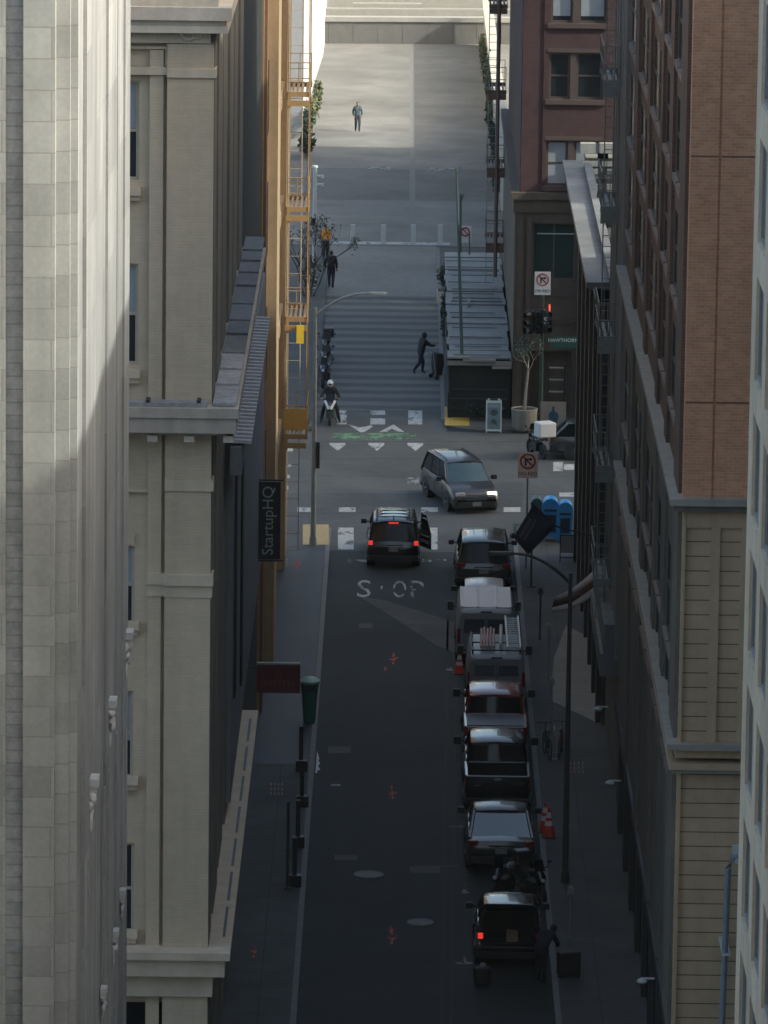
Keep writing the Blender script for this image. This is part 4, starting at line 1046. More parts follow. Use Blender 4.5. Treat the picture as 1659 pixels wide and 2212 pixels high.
m = MB(); m.box(.1,.75,-2.44,-2.40,1.74,1.81); m.build('yellow_strip', M('yellow_marking', (.30,.27,.08), .6, .2, 6), v2)
ALU = M('ladder_aluminium', (.50,.52,.51), .35, .1, 8, metal=.5)
t = thing('ladder', 'silver ladder lying on the roof rack of the grey van', 'ladder', (3.28,188.5,2.09))
m = MB()
for x in (.36,.78): m.tube([(x,-2.0,0),(x,2.9,.02)],.035,6)
m.build('rail', ALU, t); m = MB()
for k in range(15): m.tube([(.36,-1.85+k*.32,.005),(.78,-1.85+k*.32,.005)],.02,5)
m.build('rung', ALU, t)
def pipes(name, label, cat, pts, mat, rad):
    m = MB()
    for a,b in pts: m.tube([a,b],rad,6)
    o = m.build(name, mat, None, loc=(3.28,188.5,2.085)); tag(o, label, cat); return o
pipes('pipe_bundle', 'pinkish pipes lying on the middle of the grey van rack', 'pipes', [((-.5+.1*k,-1.9,.0),(-.45+.1*k,.9+.2*(k%2),.0)) for k in range(5)], M('pipe_pink', (.36,.22,.22), .6, .2, 6), .04)
pipes('plank', 'pale plank lying beside the ladder on the van rack', 'plank', [((.14,-1.6,.02),(.2,1.4,.02))], M('plank_pale', (.5,.46,.42), .7, .15, 5), .055)
pk = pickup('dark red pickup truck with a grey bed cover parked behind the grey van', (3.16,181.5,0), 0, P_RED, L=6.1, cover=M('bed_cover_grey', (.10,.11,.125), .5, .1, 4), group=PARK)
pk2 = pickup('black pickup truck with an open bed parked behind the red pickup', (3.12,174.55,0), 0, P_BLK, L=6.0, H=1.92, belt=1.34, group=PARK)
t = MB(); t.box(-.02,.62,-2.62,-2.2,0,.015); o = t.build('paper_sheet', M('paper_blue_white', (.42,.46,.52), .7, .1, 4), None, loc=(3.2,174.55,.86)); o.location.z = 1.30; o.rotation_euler = (R(14),0,0); o.location = (3.2,174.7,1.10); tag(o, 'pale blue sheet lying in the bed of the black pickup', 'sheet')
suv('glossy black fastback car whose sloping rear glass mirrors the sky', (3.13,167.5,0), 0, P_DKB, L=4.95, W=2.0, H=1.46, belt=1.0, low='fastback', rails=False, group=PARK, glass=M('fastback_glass', (.01,.014,.018), .03, 0, spec=.8))
h6 = suv('small black car with its tailgate open parked nearest the camera', (3.19,156.6,0), 0, P_BLK, L=4.15, W=1.82, H=1.58, belt=1.02, openrear=True, rails=False, group=PARK)
hl = 4.15/2
m = MB(); m.box(-.79,-.70,-hl+.06,-hl+.93,.66,1.0); m.box(.70,.79,-hl+.06,-hl+.93,.66,1.0); m.build('quarter_panel', P_BLK, h6, bevel=.03)
m = MB(); m.box(-.69,.69,-hl+.10,-hl+.92,.665,.69); m.box(-.69,.69,-hl+.86,-hl+.92,.69,1.35); m.build('boot_lining', DARKIN, h6)
m = MB(); m.loft([[(-.62,-hl+.40,1.53),(.62,-hl+.40,1.53),(.62,-hl+.40,1.58),(-.62,-hl+.40,1.58)],[(-.74,-hl-.12,1.78),(.74,-hl-.12,1.78),(.74,-hl-.12,1.84),(-.74,-hl-.12,1.84)],[(-.66,-hl-.5,1.92),(.66,-hl-.5,1.92),(.66,-hl-.5,1.97),(-.66,-hl-.5,1.97)]]); m.build('tailgate', P_BLK, h6, bevel=.02)
m = MB(); m.box(-.70,.70,-hl-.01,-hl+.02,.60,.64); m.build('sill_trim', CHROME, h6)
for o in h6.children:
    if o.name.startswith('tail_light'): o.data.materials.clear(); o.data.materials.append(TAILON); break
t = MB(); t.loft([[(-.16,-.12,0),(.16,-.12,0),(.16,.12,0),(-.16,.12,0)],[(-.14,-.11,.28),(.14,-.09,.3),(.12,.1,.28),(-.15,.1,.3)]]); o = t.build('shopping_bag', M('bag_tan', (.24,.17,.08), .8, .2, 6), None, loc=(3.28,154.95,.69)); tag(o, 'tan bag inside the open boot of the nearest car', 'bag')
mv = suv('black SUV stopped at the crossing with its brake lights on and right doors open', (-.12,212.05,0), 0, P_BLK, L=4.85, W=1.92, H=1.72, brake=True, group=None, name='stopped_car')
def open_door(root, y, ang, L_, mat=P_BLK):
    d = thing_part('door', root, (.95, y, 0)); d.rotation_euler = (0,0,R(ang))
    m = MB(); m.ext([(0,-L_,.42),(0,0,.42),(0,0,1.05),(0,-L_,1.05)],(.06,0,0)); m.build('door_panel', mat, d, bevel=.015)
    m = MB(); m.ext([(.01,-L_+.03,1.05),(.01,-.1,1.05),(-.10,-.45,1.55),(-.10,-L_+.1,1.55)],(.03,0,0)); m.build('door_window', CGL, d)
    m = MB(); m.box(-.05,0,-L_+.15,-.2,.62,.72); m.box(-.04,0,-L_+.12,-.15,.85,.9); m.build('door_handle', PLATE, d)
open_door(mv, 1.0, 20, 1.0, P_MID); open_door(mv, -.02, 25, .92, P_MID)
g = suv('dark grey SUV turning through the crossing towards the camera with headlights lit', (2.40,222.9,0), R(180+15), P_GRY, L=4.9, W=1.93, H=1.74, gf=CGLT, head=True, name='turning_car')
# car and delivery scooter half hidden on the cross street
suv('dark car half hidden behind the grey fire escape on the cross street', (8.35,233.2,0), R(-90), P_MID, L=4.4, W=1.85, H=1.5, belt=.98, low=True, rails=False, name='parked_car')

# ---------------------------------------------------------------- motorcycles
def motorcycle(label, loc, rz, body, box=None, fairing=None, name='motorcycle', group=None, cat='motorcycle', steer=0):
    t = thing(name, label, cat, loc, rz, group)
    for y in (.68,-.66):
        w = thing_part('wheel', t, (0,y,.31)); m = MB(); m.torus((0,0,0),(1,0,0),.25,.065,22,8); m.build('tyre', TYRE, w, smooth=60)
        m = MB(); m.cyl((-.05,0,0),(.05,0,0),.06,n=10)
        for k in range(5): q = 2*math.pi*k/5; m.tube([(0,0,0),(0,.23*math.cos(q),.23*math.sin(q))],.018,5)
        m.build('rim', RIM, w)
    def ov(y,z,w,h,n=12): return [(w*math.cos(2*math.pi*i/n),y,z+h*math.sin(2*math.pi*i/n)) for i in range(n)]
    m = MB(); m.loft([ov(-.25,.80,.08,.05),ov(-.1,.82,.14,.10),(ov(.12,.86,.17,.13)),ov(.32,.88,.13,.10),ov(.42,.88,.05,.05)]); m.build('tank', body, t, smooth=60)
    m = MB(); m.loft([ov(-.95,.88,.06,.03),ov(-.8,.84,.13,.06),ov(-.45,.78,.15,.06),ov(-.2,.80,.10,.05)]); m.build('seat', BLACK, t, smooth=60)
    m = MB(); m.box(-.16,.16,-.28,.28,.26,.62); m.tube([(0,-.3,.5),(0,-.66,.31)],.05,6); m.tube([(.14,-.2,.3),(.17,-.9,.36)],.055,8); m.build('engine', TRIM, t, bevel=.04)
    m = MB()
    for s in (-1,1): m.tube([(s*.1,.70,.31),(s*.1,.42,.98)],.028,6); m.tube([(0,.40,1.0),(s*.2,.34,1.06),(s*.38,.22,1.04)],.018,6); m.tube([(s*.28,.3,1.05),(s*.34,.33,1.2)],.012,5); m.sphere((s*.35,.33,1.22),(.07,.02,.045),8,6)
    m.build('handlebar', TRIM, t, smooth=50)
    m = MB(); m.loft([ov(.44,.86,.17,.17),ov(.6,.82,.15,.15),ov(.74,.76,.08,.09)]); m.build('front_fairing', body, t, smooth=60)
    if fairing:
        m = MB()
        for s in (-1,1): m.loft([[(s*.02,.79,.72),(s*.09,.77,.70),(s*.09,.72,.76),(s*.03,.76,.78)],[(s*.14,.66,.98),(s*.24,.60,.98),(s*.24,.56,1.04),(s*.16,.60,1.06)]])
        m.build('fairing_panel', fairing, t)
    m = MB(); m.sphere((0,.75,.78),(.07,.04,.06),10,7); m.build('headlight', HEADL, t, smooth=60)
    m = MB(); m.box(-.06,.06,-1.0,-.94,.80,.87); m.build('tail_light', TAILR, t)
    m = MB(); m.ext([(-.16,.50,1.0),(.16,.50,1.0),(.12,.38,1.3),(-.12,.38,1.3)],(0,-.012,.004)); m.build('windshield', CGL, t)
    if box: m = MB(); m.box(-.23,.23,-1.12,-.72,.92,1.30); m.build('top_box', box, t, bevel=.05)
    m = MB(); m.tube([(-.12,-.1,.3),(-.32,-.18,.02)],.018,5); m.build('side_stand', TRIM, t)
    return t
MG = 'motorcycles parked between the two nearest black cars'
NAVY = paint('moto_paint_navy', (.012,.018,.05))
motorcycle('dark motorcycle with a navy tank parked across the bay behind the fastback car', (3.15,162.2,0), R(160), NAVY, group=MG)
motorcycle('black motorcycle nearest the kerb behind the fastback car', (4.0,161.9,0), R(200), P_BLK, box=BLACK, group=MG)
ML = 'motorcycles parked by the left wall beyond the crossing'
motorcycle('dark motorcycle standing behind the white helmeted rider', (-3.15,249.6,0), R(172), NAVY, group=ML)
motorcycle('dark motorcycle with a top box farthest up the banded lane', (-3.2,256.5,0), R(176), P_BLK, box=BLACK, group=ML)
motorcycle('dark motorcycle in the middle of the row by the left wall', (-3.25,253.1,0), R(184), P_DKB, group=ML)
WPL = M('white_plastic', (.58,.59,.60), .4, .05, 4)
RID = at_h(712,922)
motorcycle('black scooter with white fairing ridden by the person in a white helmet', (RID.x,RID.y+.9,0), R(180), P_BLK, fairing=WPL, name='scooter', cat='scooter')
WAG = at_h(1160,992)
sc2 = motorcycle('dark delivery scooter with a big white box at the right end of the crossing', (WAG.x,WAG.y+.6,0), R(22), P_DGR, name='scooter', cat='scooter')
m = MB(); m.box(-.36,.36,-1.12,-.48,.95,1.55); m.build('cargo_box', WPL, sc2, bevel=.05)

# ================================================================ street furniture
STEEL = M('galvanised_steel', (.26,.28,.29), .45, .15, 6, metal=.3)
DKPOLE = M('dark_pole', (.045,.045,.042), .6, .15, 6)
GRPOLE = M('green_pole', (.05,.085,.075), .5, .15, 6)
def lamp(name, label, base, top, arm, mat, group=None, r=.09):
    t = thing(name, label, 'street lamp', (base.x,base.y,.12))
    b0 = Vector((0,0,0)); tp = Vector((0,0,top.z-.12))
    m = MB(); m.tube([b0,tp*.5,tp],[r*1.25,r,r*.75],10); m.cyl((0,0,0),(0,0,.35),r*1.7,r*1.5,n=10); m.build('pole', mat, t, smooth=40)
    a = Vector((arm.x-base.x, 0, arm.z-.12)); st = Vector((0,0,top.z-.42)); 
    m = MB(); pts = []
    for k in range(9):
        u = k/8; p = st.lerp(a,u); p.z += (a.z-st.z)*.9*(u*(1-u))*1.3; pts.append(p)
    m.tube(pts,[.05-.002*k for k in range(9)],7); m.build('arm', mat, t, smooth=50)
    d = 1 if a.x > 0 else -1
    m = MB(); m.loft([[(a.x+d*x,yy,a.z+zz) for yy,zz in ((-w,-.04),(w,-.04),(w*.7,.06),(-w*.7,.06))] for x,w in ((-.1,.07),(.1,.13),(.5,.11),(.62,.05))]); m.build('lamp_head', mat, t, bevel=.02)
    return t
bL = at_h(676,1185); bR = at_h(1220,1915)
l1 = lamp('street_lamp', 'grey street lamp on the yellow pad at the left corner, arm over the banded lane', bL, at_Y(683,665,bL.y), at_Y(800,634,bL.y), STEEL)
m = MB(); m.box(.09,.22,-.1,.1,2.9,3.9); m.build('signal_box', BLACK, l1, bevel=.03)
l2 = lamp('street_lamp', 'dark street lamp on the right sidewalk with its arm reaching over the parked row', bR, at_Y(1222,1238,bR.y), at_Y(1102,1196,bR.y), DKPOLE, r=.078)
bb = at_h(678,628); t = thing('camera_pole', 'white pole with small cameras at its top beside the bare tree', 'pole', (bb.x,bb.y,.12))
tp = at_Y(680,362,bb.y).z-.12
WST = M('white_steel', (.55,.58,.58), .45, .1, 5)
m = MB(); m.cyl((0,0,0),(0,0,tp),.11,.10,10); m.cyl((0,0,tp),(0,0,tp+.1),.15,.13,10); m.build('pole', WST, t, smooth=40)
m = MB()
for z in (.35,.75): m.box(.1,.42,-.06,.06,tp-z-.08,tp-z); m.sphere((.36,0,tp-z-.12),.08,8,6)
m.build('camera', WST, t); m = MB(); m.box(-.16,.05,-.17,-.1,tp-2.75,tp-2.4); m.build('box', BLACK, t)
pb = at_h(1004,905); t = thing('signal_pole', 'slim dark green pole with a red painted foot in front of the dining shed', 'pole', (pb.x,pb.y,.12))
q1 = at_Y(998,780,pb.y); q2 = at_Y(992,560,pb.y); q3 = at_Y(986,362,pb.y)
rel = lambda q: Vector((q.x-pb.x,0,q.z-.12))
m = MB(); m.tube([rel(q1),rel(q2),rel(q3)],[.075,.06,.045],8); m.tube([rel(q3)-Vector((0,0,.5)),rel(q3)+Vector((.16,0,.05))],.03,5); m.build('pole', GRPOLE, t, smooth=40)
m = MB(); m.tube([(0,0,0),rel(q1)],[.10,.085],8); m.box(-.2,-.0,-.16,.0,.15,.5); m.build('red_foot', M('red_brown_paint', (.20,.075,.055), .6, .15, 5), t)
m = MB(); m.box(.05,.12,-.08,.02,rel(q2).z+.2,rel(q2).z+1.1); m.build('signal_box', GRPOLE, t)
pz = at_h(993,590); t = thing('street_pole', 'second slim grey pole rising behind the dining shed', 'pole', (pz.x,pz.y,.12))
m = MB(); m.cyl((0,0,0),(0,0,at_Y(993,424,pz.y).z),.08,.05,8); m.tube([(0,0,at_Y(993,424,pz.y).z-.4),(.15,0,at_Y(993,424,pz.y).z)],.03,5); m.build('pole', GRPOLE, t, smooth=40)

# signs: no right turn on red
RED_S = M('sign_red', (.30,.03,.03), .6, .15, 8); BLK_S = M('sign_black', (.02,.02,.02), .6, 0); WHT_S = M('sign_white', (.62,.62,.60), .6, .08, 6); PNK_S = M('sign_white_worn', (.60,.52,.50), .6, .08, 6)
def no_turn(label, c, w, h, base=None, pole_top=None, name='traffic_sign', post=True, mat=WHT_S):
    t = thing(name, label, 'traffic sign', (c.x,c.y,0))
    z = c.z
    m = MB(); m.box(-w/2,w/2,-.02,.0,z-h/2,z+h/2); m.build('plate', mat, t, bevel=.01)
    m = MB(); m.torus((0,-.026,z+h*.16),(0,1,0),w*.36,w*.045,28,4)
    a = Vector((-w*.25,-.03,z+h*.16+w*.25)); b = Vector((w*.25,-.03,z+h*.16-w*.25)); d = Vector((w*.03,0,w*.03))
    m.ext([a-d,a+d,b+d,b-d],(0,.006,0)); m.build('red_ring', RED_S, t)
    zc = z+h*.16
    m = MB(); m.box(-w*.15,-w*.06,-.034,-.03,zc-w*.24,zc+w*.14); m.box(-w*.06,w*.10,-.034,-.03,zc+w*.06,zc+w*.14)
    m.ext([(w*.10,-.034,zc+w*.20),(w*.25,-.034,zc+w*.10),(w*.10,-.034,zc)],(0,.004,0)); m.build('arrow', BLK_S, t)
    lettering('ON RED', w*.26, BLK_S, t, Matrix.Translation((0,-.025,z-h*.33)) @ FACE_CAM)
    if post: m = MB(); m.tube([(0,.03,.12),(0,.03,z+h*.3)],.035,8); m.build('post', STEEL, t, smooth=40)
    return t
sp = at_h(1135,1228,.12)
c1 = at_Y(1138,1005,sp.y); c1.x = sp.x+.02
no_turn('white no right turn sign on a pole above the blue mailboxes', c1, .72, .95, mat=PNK_S)
c2 = at_Y(1172,612,239.0); t2 = no_turn('white no right turn sign above the traffic signals of the far corner', c2, .66, .96, post=False)
# traffic signals on a mast
t = thing('traffic_signal', 'black traffic signal cluster on a green mast at the far right corner', 'traffic signal', (c2.x,239.15,0))
m = MB(); m.tube([(.02,.1,.12),(.02,.1,c2.z+.2)],[.10,.07],10); m.build('mast', M('mast_green', (.02,.045,.038), .5, .15, 6), t, smooth=40)
def head(x, z, yaw):
    h = thing_part('signal_head', t, (x,-.1,z)); h.rotation_euler = (0,0,R(yaw))
    m = MB(); m.box(-.17,.17,-.12,.12,-.5,.5); m.build('housing', BLACK, h, bevel=.03)
    m = MB()
    for k in (-1,0,1):
        m.tube([(0,-.12,k*.32),(0,-.34,k*.32-.04)],[.14,.15],12,cap=False)
    m.build('visor', BLACK, h)
    m = MB()
    for k in (-1,0,1): m.cyl((0,-.125,k*.32),(0,-.13,k*.32),.12,n=14)
    m.build('lens', M('signal_lens_dark', (.03,.02,.015), .2, 0), h)
head(-.42,4.55,-50); head(.1,4.6,40); head(-.15,4.6,0)
m = MB(); m.box(.28,.34,-.2,.15,5.0,5.25); m.build('hand_signal', M('signal_hand_red', (.5,.06,.04), .5, 0, emit=((1,.12,.06),.5)), t)
GRS = M('street_sign_green', (.015,.075,.055), .5, .08, 6)
ss = at_Y(1213,737,239.2)
t = thing('street_sign', 'green street name sign with white lettering reading HAWTHORNE', 'street sign', (ss.x,239.1,ss.z))
m = MB(); m.box(-.42,.62,-.02,.0,-.26,.2); m.box(-.95,-.42,0,.03,.10,.14); m.build('plate', GRS, t)
lettering('HAWTHORNE', .21, WHT_S, t, Matrix.Translation((.12,-.026,.05)) @ FACE_CAM)
s3 = at_Y(1179,692,238.9); t = thing('street_sign', 'small dark sign with a white S below the signals', 'street sign', (s3.x,238.8,s3.z))
m = MB(); m.box(-.14,.14,-.02,0,-.26,.26); m.build('plate', M('sign_dark_green', (.012,.03,.026), .5, .05, 5), t); lettering('S', .40, WHT_S, t, Matrix.Translation((0,-.026,0)) @ FACE_CAM)
rs = at_Y(1005,505,289); t = thing('traffic_sign', 'pale pink worn sign on a post beyond the dining shed', 'traffic sign', (rs.x,289,0))
m = MB(); m.box(-.3,.3,-.02,0,rs.z-.45,rs.z+.4); m.build('plate', PNK_S, t); m = MB(); m.torus((0,-.03,rs.z+.1),(0,1,0),.2,.04,20,4); m.ext([(-.16,-.03,rs.z+.24),(-.12,-.03,rs.z+.28),(.16,-.03,rs.z-.04),(.12,-.03,rs.z-.08)],(0,.006,0)); m.build('red_ring', RED_S, t)
m = MB(); m.tube([(0,.03,.1),(0,.03,rs.z)],.035,6); m.build('post', STEEL, t)

# blade signs on the left
SGNB = M('sign_board_dark', (.012,.018,.02), .5, .1, 4); SGNL = M('sign_letter_grey', (.34,.40,.39), .6, .1, 6)
a = at_Y(557,1040,178.5); c = at_Y(605,1208,178.5)
t = thing('blade_sign', 'tall dark blade sign reading StartupHQ fixed to the left wall', 'sign', ((a.x+c.x)/2,178.5,(a.z+c.z)/2))
w = c.x-a.x; h = a.z-c.z
m = MB(); m.box(-w/2,w/2,-.04,.06,-h/2,h/2); m.build('board', SGNB, t, bevel=.01)
me = text_mesh('StartupHQ', 1.0); xs = [v.co.x for v in me.vertices]; sc_ = h*.88/(max(xs)-min(xs))
me.transform(Matrix.Translation((-.02,-.046,0)) @ FACE_CAM @ Matrix.Rotation(R(90),4,'Z') @ Matrix.Scale(sc_,4)); me.materials.clear(); me.materials.append(SGNL)
o = bpy.data.objects.new('lettering', me); COL.objects.link(o); o.parent = t
m = MB(); m.box(-w/2-.35,w/2+.1,-.02,.02,h/2+.02,h/2+.07); m.box(-w/2-.35,w/2+.1,-.02,.02,-h/2-.07,-h/2-.02); m.build('bracket', BLACK, t)
a = at_Y(555,1435,176); c = at_Y(648,1497,176)
t = thing('blade_sign', 'dark maroon hanging sign beside the green bin on the left', 'sign', ((a.x+c.x)/2,176,(a.z+c.z)/2)); w = c.x-a.x; h = a.z-c.z
m = MB(); m.box(-w/2,w/2,-.06,.06,-h/2,h/2); m.build('board', M('sign_maroon', (.11,.012,.02), .55, .15, 4), t, bevel=.015)
m = MB(); m.box(-w/2,w/2,-.07,.07,h/2+.003,h/2+.06); m.build('top_edge', STEEL, t)
MAR = M('sign_letter_red', (.15,.05,.045), .6, .2, 6)
m = MB(); m.torus((-.02,-.068,.16),(0,1,0),.10,.02,16,4)
for k in range(8): x = -w/2+.12+k*(w-.24)/8; m.box(x,x+.06,-.07,-.06,-.22,-.02-.05*(k%3==1)); m.box(x+.06,x+.11,-.07,-.06,-.12+.05*(k%2),-.08+.05*(k%2))
m.build('lettering', MAR, t)
m = MB(); m.tube([(-w/2-.35,0,h/2-.1),(-w/2,0,h/2-.1)],.03,6); m.build('bracket', BLACK, t)

# flag banner on the right wall and the striped flag
t = thing('banner', 'dark navy banner hanging from an angled pole on the right wall', 'banner')
NV = M('banner_navy', (.010,.014,.032), .75, .1, 4)
YB = 183.6
A_, B_, C_, D_ = [at_Y(x,y,YB) for x,y in ((1152,1090),(1200,1136),(1142,1198),(1110,1160))]
m = MB(); n = 8
vs = []
for i in range(n+1):
    for j in range(n+1):
        u,v = i/n,j/n; p = A_.lerp(B_,u).lerp(D_.lerp(C_,u),v); p.y += .10*math.sin(u*5+v*2); vs.append(p)
for i in range(n):
    for j in range(n): m.f.append((i*(n+1)+j,(i+1)*(n+1)+j,(i+1)*(n+1)+j+1,i*(n+1)+j+1)); m.mi.append(0)
m.v = [tuple(p) for p in vs]; cl = m.build('cloth', NV, t, smooth=60); so = cl.modifiers.new('thickness','SOLIDIFY'); so.thickness = .012
wl = at_Y(1233,1160,YB+.2); m = MB(); m.tube([(6.72,YB+.3,wl.z-.1),tuple(B_),tuple(A_+(A_-B_)*.1)],.03,6); m.tube([D_,C_],.02,6); m.sphere(D_+(D_-C_)*.08,.10,8,6); m.build('pole', BLACK, t)
BL = M('banner_letter', (.10,.105,.13), .7, .1, 6); m = MB()
ex = (A_-D_).normalized(); ey = (C_-D_).normalized(); 
for row,(o0,hh,cnt,x0) in enumerate(((.30,.13,9,.16),(.50,.09,10,.20))):
    for k in range(cnt):
        p = D_+ey*(o0*(C_-D_).length)+ex*((x0+k*.062)*(A_-D_).length); p.y -= .16
        q = p+ex*.035; m.ext([p,q,q-ey*hh,p-ey*hh],(0,.004,0)); m.ext([q-ey*hh*.4,q-ey*hh*.4+ex*.02,q-ey*hh*.6+ex*.02,q-ey*hh*.6],(0,.004,0))
m.build('lettering', BL, t)
t = thing('striped_flag', 'drooping flag with white and brown stripes on the right wall below the fire escape', 'flag')
YF = 186.5; SW = M('flag_white', (.62,.54,.50), .75, .1, 4); SBR = M('flag_brown', (.13,.065,.05), .75, .1, 4)
def strip(pts, mat, nm):
    m = MB(); k = len(pts)//2; top = [at_Y(*p,YF) for p in pts[:k]]; bot = [at_Y(*p,YF) for p in pts[k:]]
    vs = []
    for i in range(k): top[i].y += .12*math.sin(i*1.3); bot[i].y += .12*math.sin(i*1.3+.5); vs += [tuple(top[i]),tuple(bot[i])]
    m.add(vs,[(2*i,2*i+2,2*i+3,2*i+1) for i in range(k-1)]); o = m.build(nm, mat, t, smooth=60); s = o.modifiers.new('thickness','SOLIDIFY'); s.thickness = .012
strip([(1194,1292),(1232,1276),(1262,1252),(1286,1228),(1210,1296),(1236,1288),(1264,1266),(1287,1248)],SW,'white_stripe')
strip([(1196,1297),(1236,1288.4),(1264,1266.4),(1287,1248.4),(1193,1312),(1236,1303),(1264,1281),(1288,1263)],SBR,'brown_stripe')
strip([(1193,1312.4),(1236,1303.4),(1264,1281.4),(1288,1263.4),(1190,1322),(1226,1322),(1262,1300),(1288,1280)],SW,'white_stripe')
p = at_Y(1289,1222,YF); m = MB(); m.tube([(6.72,YF,p.z-1.0),(p.x,YF,p.z),(p.x-.15,YF,p.z+.35)],.03,6); m.build('pole', DKPOLE, t)

# bollards on the plaza, black bollards, bin, mailboxes, cones ...
BOLL = M('bollard_pale', (.48,.475,.465), .7, .1, 4)
p = at_h(762,525); t = thing('bollard', 'pale square bollard, leftmost of the row across the plaza', 'bollard', (p.x,p.y,0), 0, 'bollards across the plaza entrance')
m = MB(); m.box(-.12,.12,-.10,.10,0,.95); m.build('post', BOLL, t, bevel=.02); m = MB(); m.box(-.15,.15,-.13,.13,0,.02); m.build('base', STEEL, t)
for x,l in ((828,'pale square bollard, second from the left across the plaza'),(893,'pale square bollard, second from the right across the plaza'),(951,'pale square bollard, rightmost of the row across the plaza')):
    p = at_h(x,526); dup(t,(p.x,p.y,0),None,l)
p = at_h(650,1665,.12); t = thing('bollard', 'black bollard farthest along the left kerb, below the green bin', 'bollard', (p.x,p.y,.12), 0, 'black bollards along the left kerb')
m = MB(); m.box(-.065,.065,-.065,.065,0,1.42); m.build('post', BLACK, t, bevel=.01); m = MB(); m.box(-.16,.20,-.16,.16,0,.34); m.build('base', BLACK, t, bevel=.02)
for x,y,l in ((652,1742,'second black bollard along the left kerb counted from the green bin'),(643,1830,'third black bollard along the left kerb counted from the green bin'),(636,1914,'black bollard nearest the camera on the left kerb')):
    p = at_h(x,y,.12); dup(t,(p.x,p.y,.12),None,l)
p = at_h(621,1920,.12); t = thing('sign_post', 'bare thin dark post on the left sidewalk beside the black bollards', 'post', (p.x,p.y,.12)); m = MB(); m.cyl((0,0,0),(0,0,2.55),.045,n=8); m.build('post', DKPOLE, t); m = MB(); m.cyl((0,0,0),(0,0,.05),.11,n=10); m.build('base', DKPOLE, t)
p = at_h(668,1562,.12); t = thing('litter_bin', 'dark green bin with a pale green rounded lid on the left kerb', 'bin', (p.x,p.y,.12))
GB = M('bin_green', (.014,.11,.075), .45, .15, 5)
m = MB(); m.loft([[(r*math.cos(q),r*math.sin(q),z) for q in [2*math.pi*k/18 for k in range(18)]] for z,r in ((0,.18),(.1,.20),(.9,.25),(1.32,.30))]); m.build('body', GB, t, smooth=40)
m = MB(); m.loft([[(r*math.cos(q),r*math.sin(q),z) for q in [2*math.pi*k/18 for k in range(18)]] for z,r in ((1.323,.33),(1.40,.34),(1.49,.22),(1.53,.02))]); m.build('lid', M('bin_lid', (.22,.36,.30), .35, .2, 6), t, smooth=40)
m = MB(); m.box(-.18,.18,-.295,-.27,1.1,1.28); m.build('slot', BLACK, t)
def mailbox(px, py, h, w, mat, label, matt):
    p = at_h(px,py,.12); t = thing('mailbox', label, 'mailbox', (p.x,p.y,.12), 0, 'blue mailboxes at the right corner')
    m = MB(); pts = [(-w/2,0,.15),(w/2,0,.15)]+[(w/2*math.cos(q),0,h-w/2+w/2*math.sin(q)) for q in [math.pi*k/10 for k in range(11)]]
    m.ext(pts,(0,.75,0)); m.build('body', mat, t, smooth=40)
    m = MB()
    for x in (-w/2+.04,w/2-.1):
        for y in (.05,.62): m.box(x,x+.06,y,y+.06,0,.16)
    m.build('leg', matt, t)
    m = MB(); m.box(-w/2+.08,w/2-.08,-.03,0,h-.48,h-.40); m.box(-w/2+.1,w/2-.1,-.012,0,.35,h-.6); m.build('hatch', M('mailbox_hatch', (.008,.03,.07), .4, .1, 5), t)
MBL = M('mailbox_blue', (.018,.27,.62), .4, .12, 5); MTL = M('mailbox_teal', (.03,.085,.095), .5, .12, 5)
mailbox(1158,1165,1.55,.42,MTL,'teal box at the left of the mailboxes, partly behind the navy banner',MTL); mailbox(1188,1170,1.62,.62,MBL,'larger blue mailbox in the middle of the group',MBL); mailbox(1220,1172,1.52,.56,MBL,'blue mailbox nearest the right wall',MBL)
CONO = M('cone_orange', (.55,.045,.025), .6, .1, 6); CONW = M('cone_white', (.62,.58,.56), .6, .08, 6)
def cone(px, py, label, h=.78, z=.12):
    p = at_h(px,py,z); t = thing('traffic_cone', label, 'traffic cone', (p.x,p.y,z), 0, 'orange traffic cones')
    rr = lambda zz: .17*(1-zz/h)+.028
    m = MB()
    for z0,z1 in ((.03,h*.40),(h*.56,h*.66),(h*.84,h)): m.cyl((0,0,z0),(0,0,z1),rr(z0),rr(z1),16)
    m.build('cone', CONO, t, smooth=40); m = MB()
    for z0,z1 in ((h*.40,h*.56),(h*.66,h*.84)): m.cyl((0,0,z0+.001),(0,0,z1-.001),rr(z0)-.002,rr(z1)-.002,16)
    m.build('white_band', CONW, t, smooth=40); m = MB(); m.box(-.21,.21,-.21,.21,0,.035); m.build('base', BLACK, t, bevel=.01)
cone(1177,1797,'orange cone standing just behind the other cone on the right sidewalk',.9); cone(1185,1808,'orange cone in front of the pair on the right sidewalk',.9); cone(992,1455,'lone orange cone in the road beside the grey van',.75,0)
def meter(px, py, label, h=1.45, col=STEEL):
    p = at_h(px,py,.12); t = thing('parking_meter', label, 'parking meter', (p.x,p.y,.12), 0, 'parking meters on the right sidewalk')
    m = MB(); m.cyl((0,0,0),(0,0,h),.035,n=8); m.build('post', col, t); m = MB(); m.box(-.09,.09,-.06,.06,h,h+.16); m.sphere((0,0,h+.16),(.09,.06,.08),10,6); m.build('head', col, t, smooth=40)
LG = M('meter_grey', (.24,.245,.24), .5, .1, 5)
meter(1166,1382,'dark parking meter beside the white roofed van',1.6,DKPOLE); meter(1184,1470,'parking meter beside the grey van',1.7,LG); meter(1190,1585,'parking meter beside the red pickup',1.6,LG); meter(1224,1905,'parking meter nearest the dark street lamp foot',1.5,LG); meter(1231,2030,'parking meter beside the car with the open tailgate',1.3,LG)
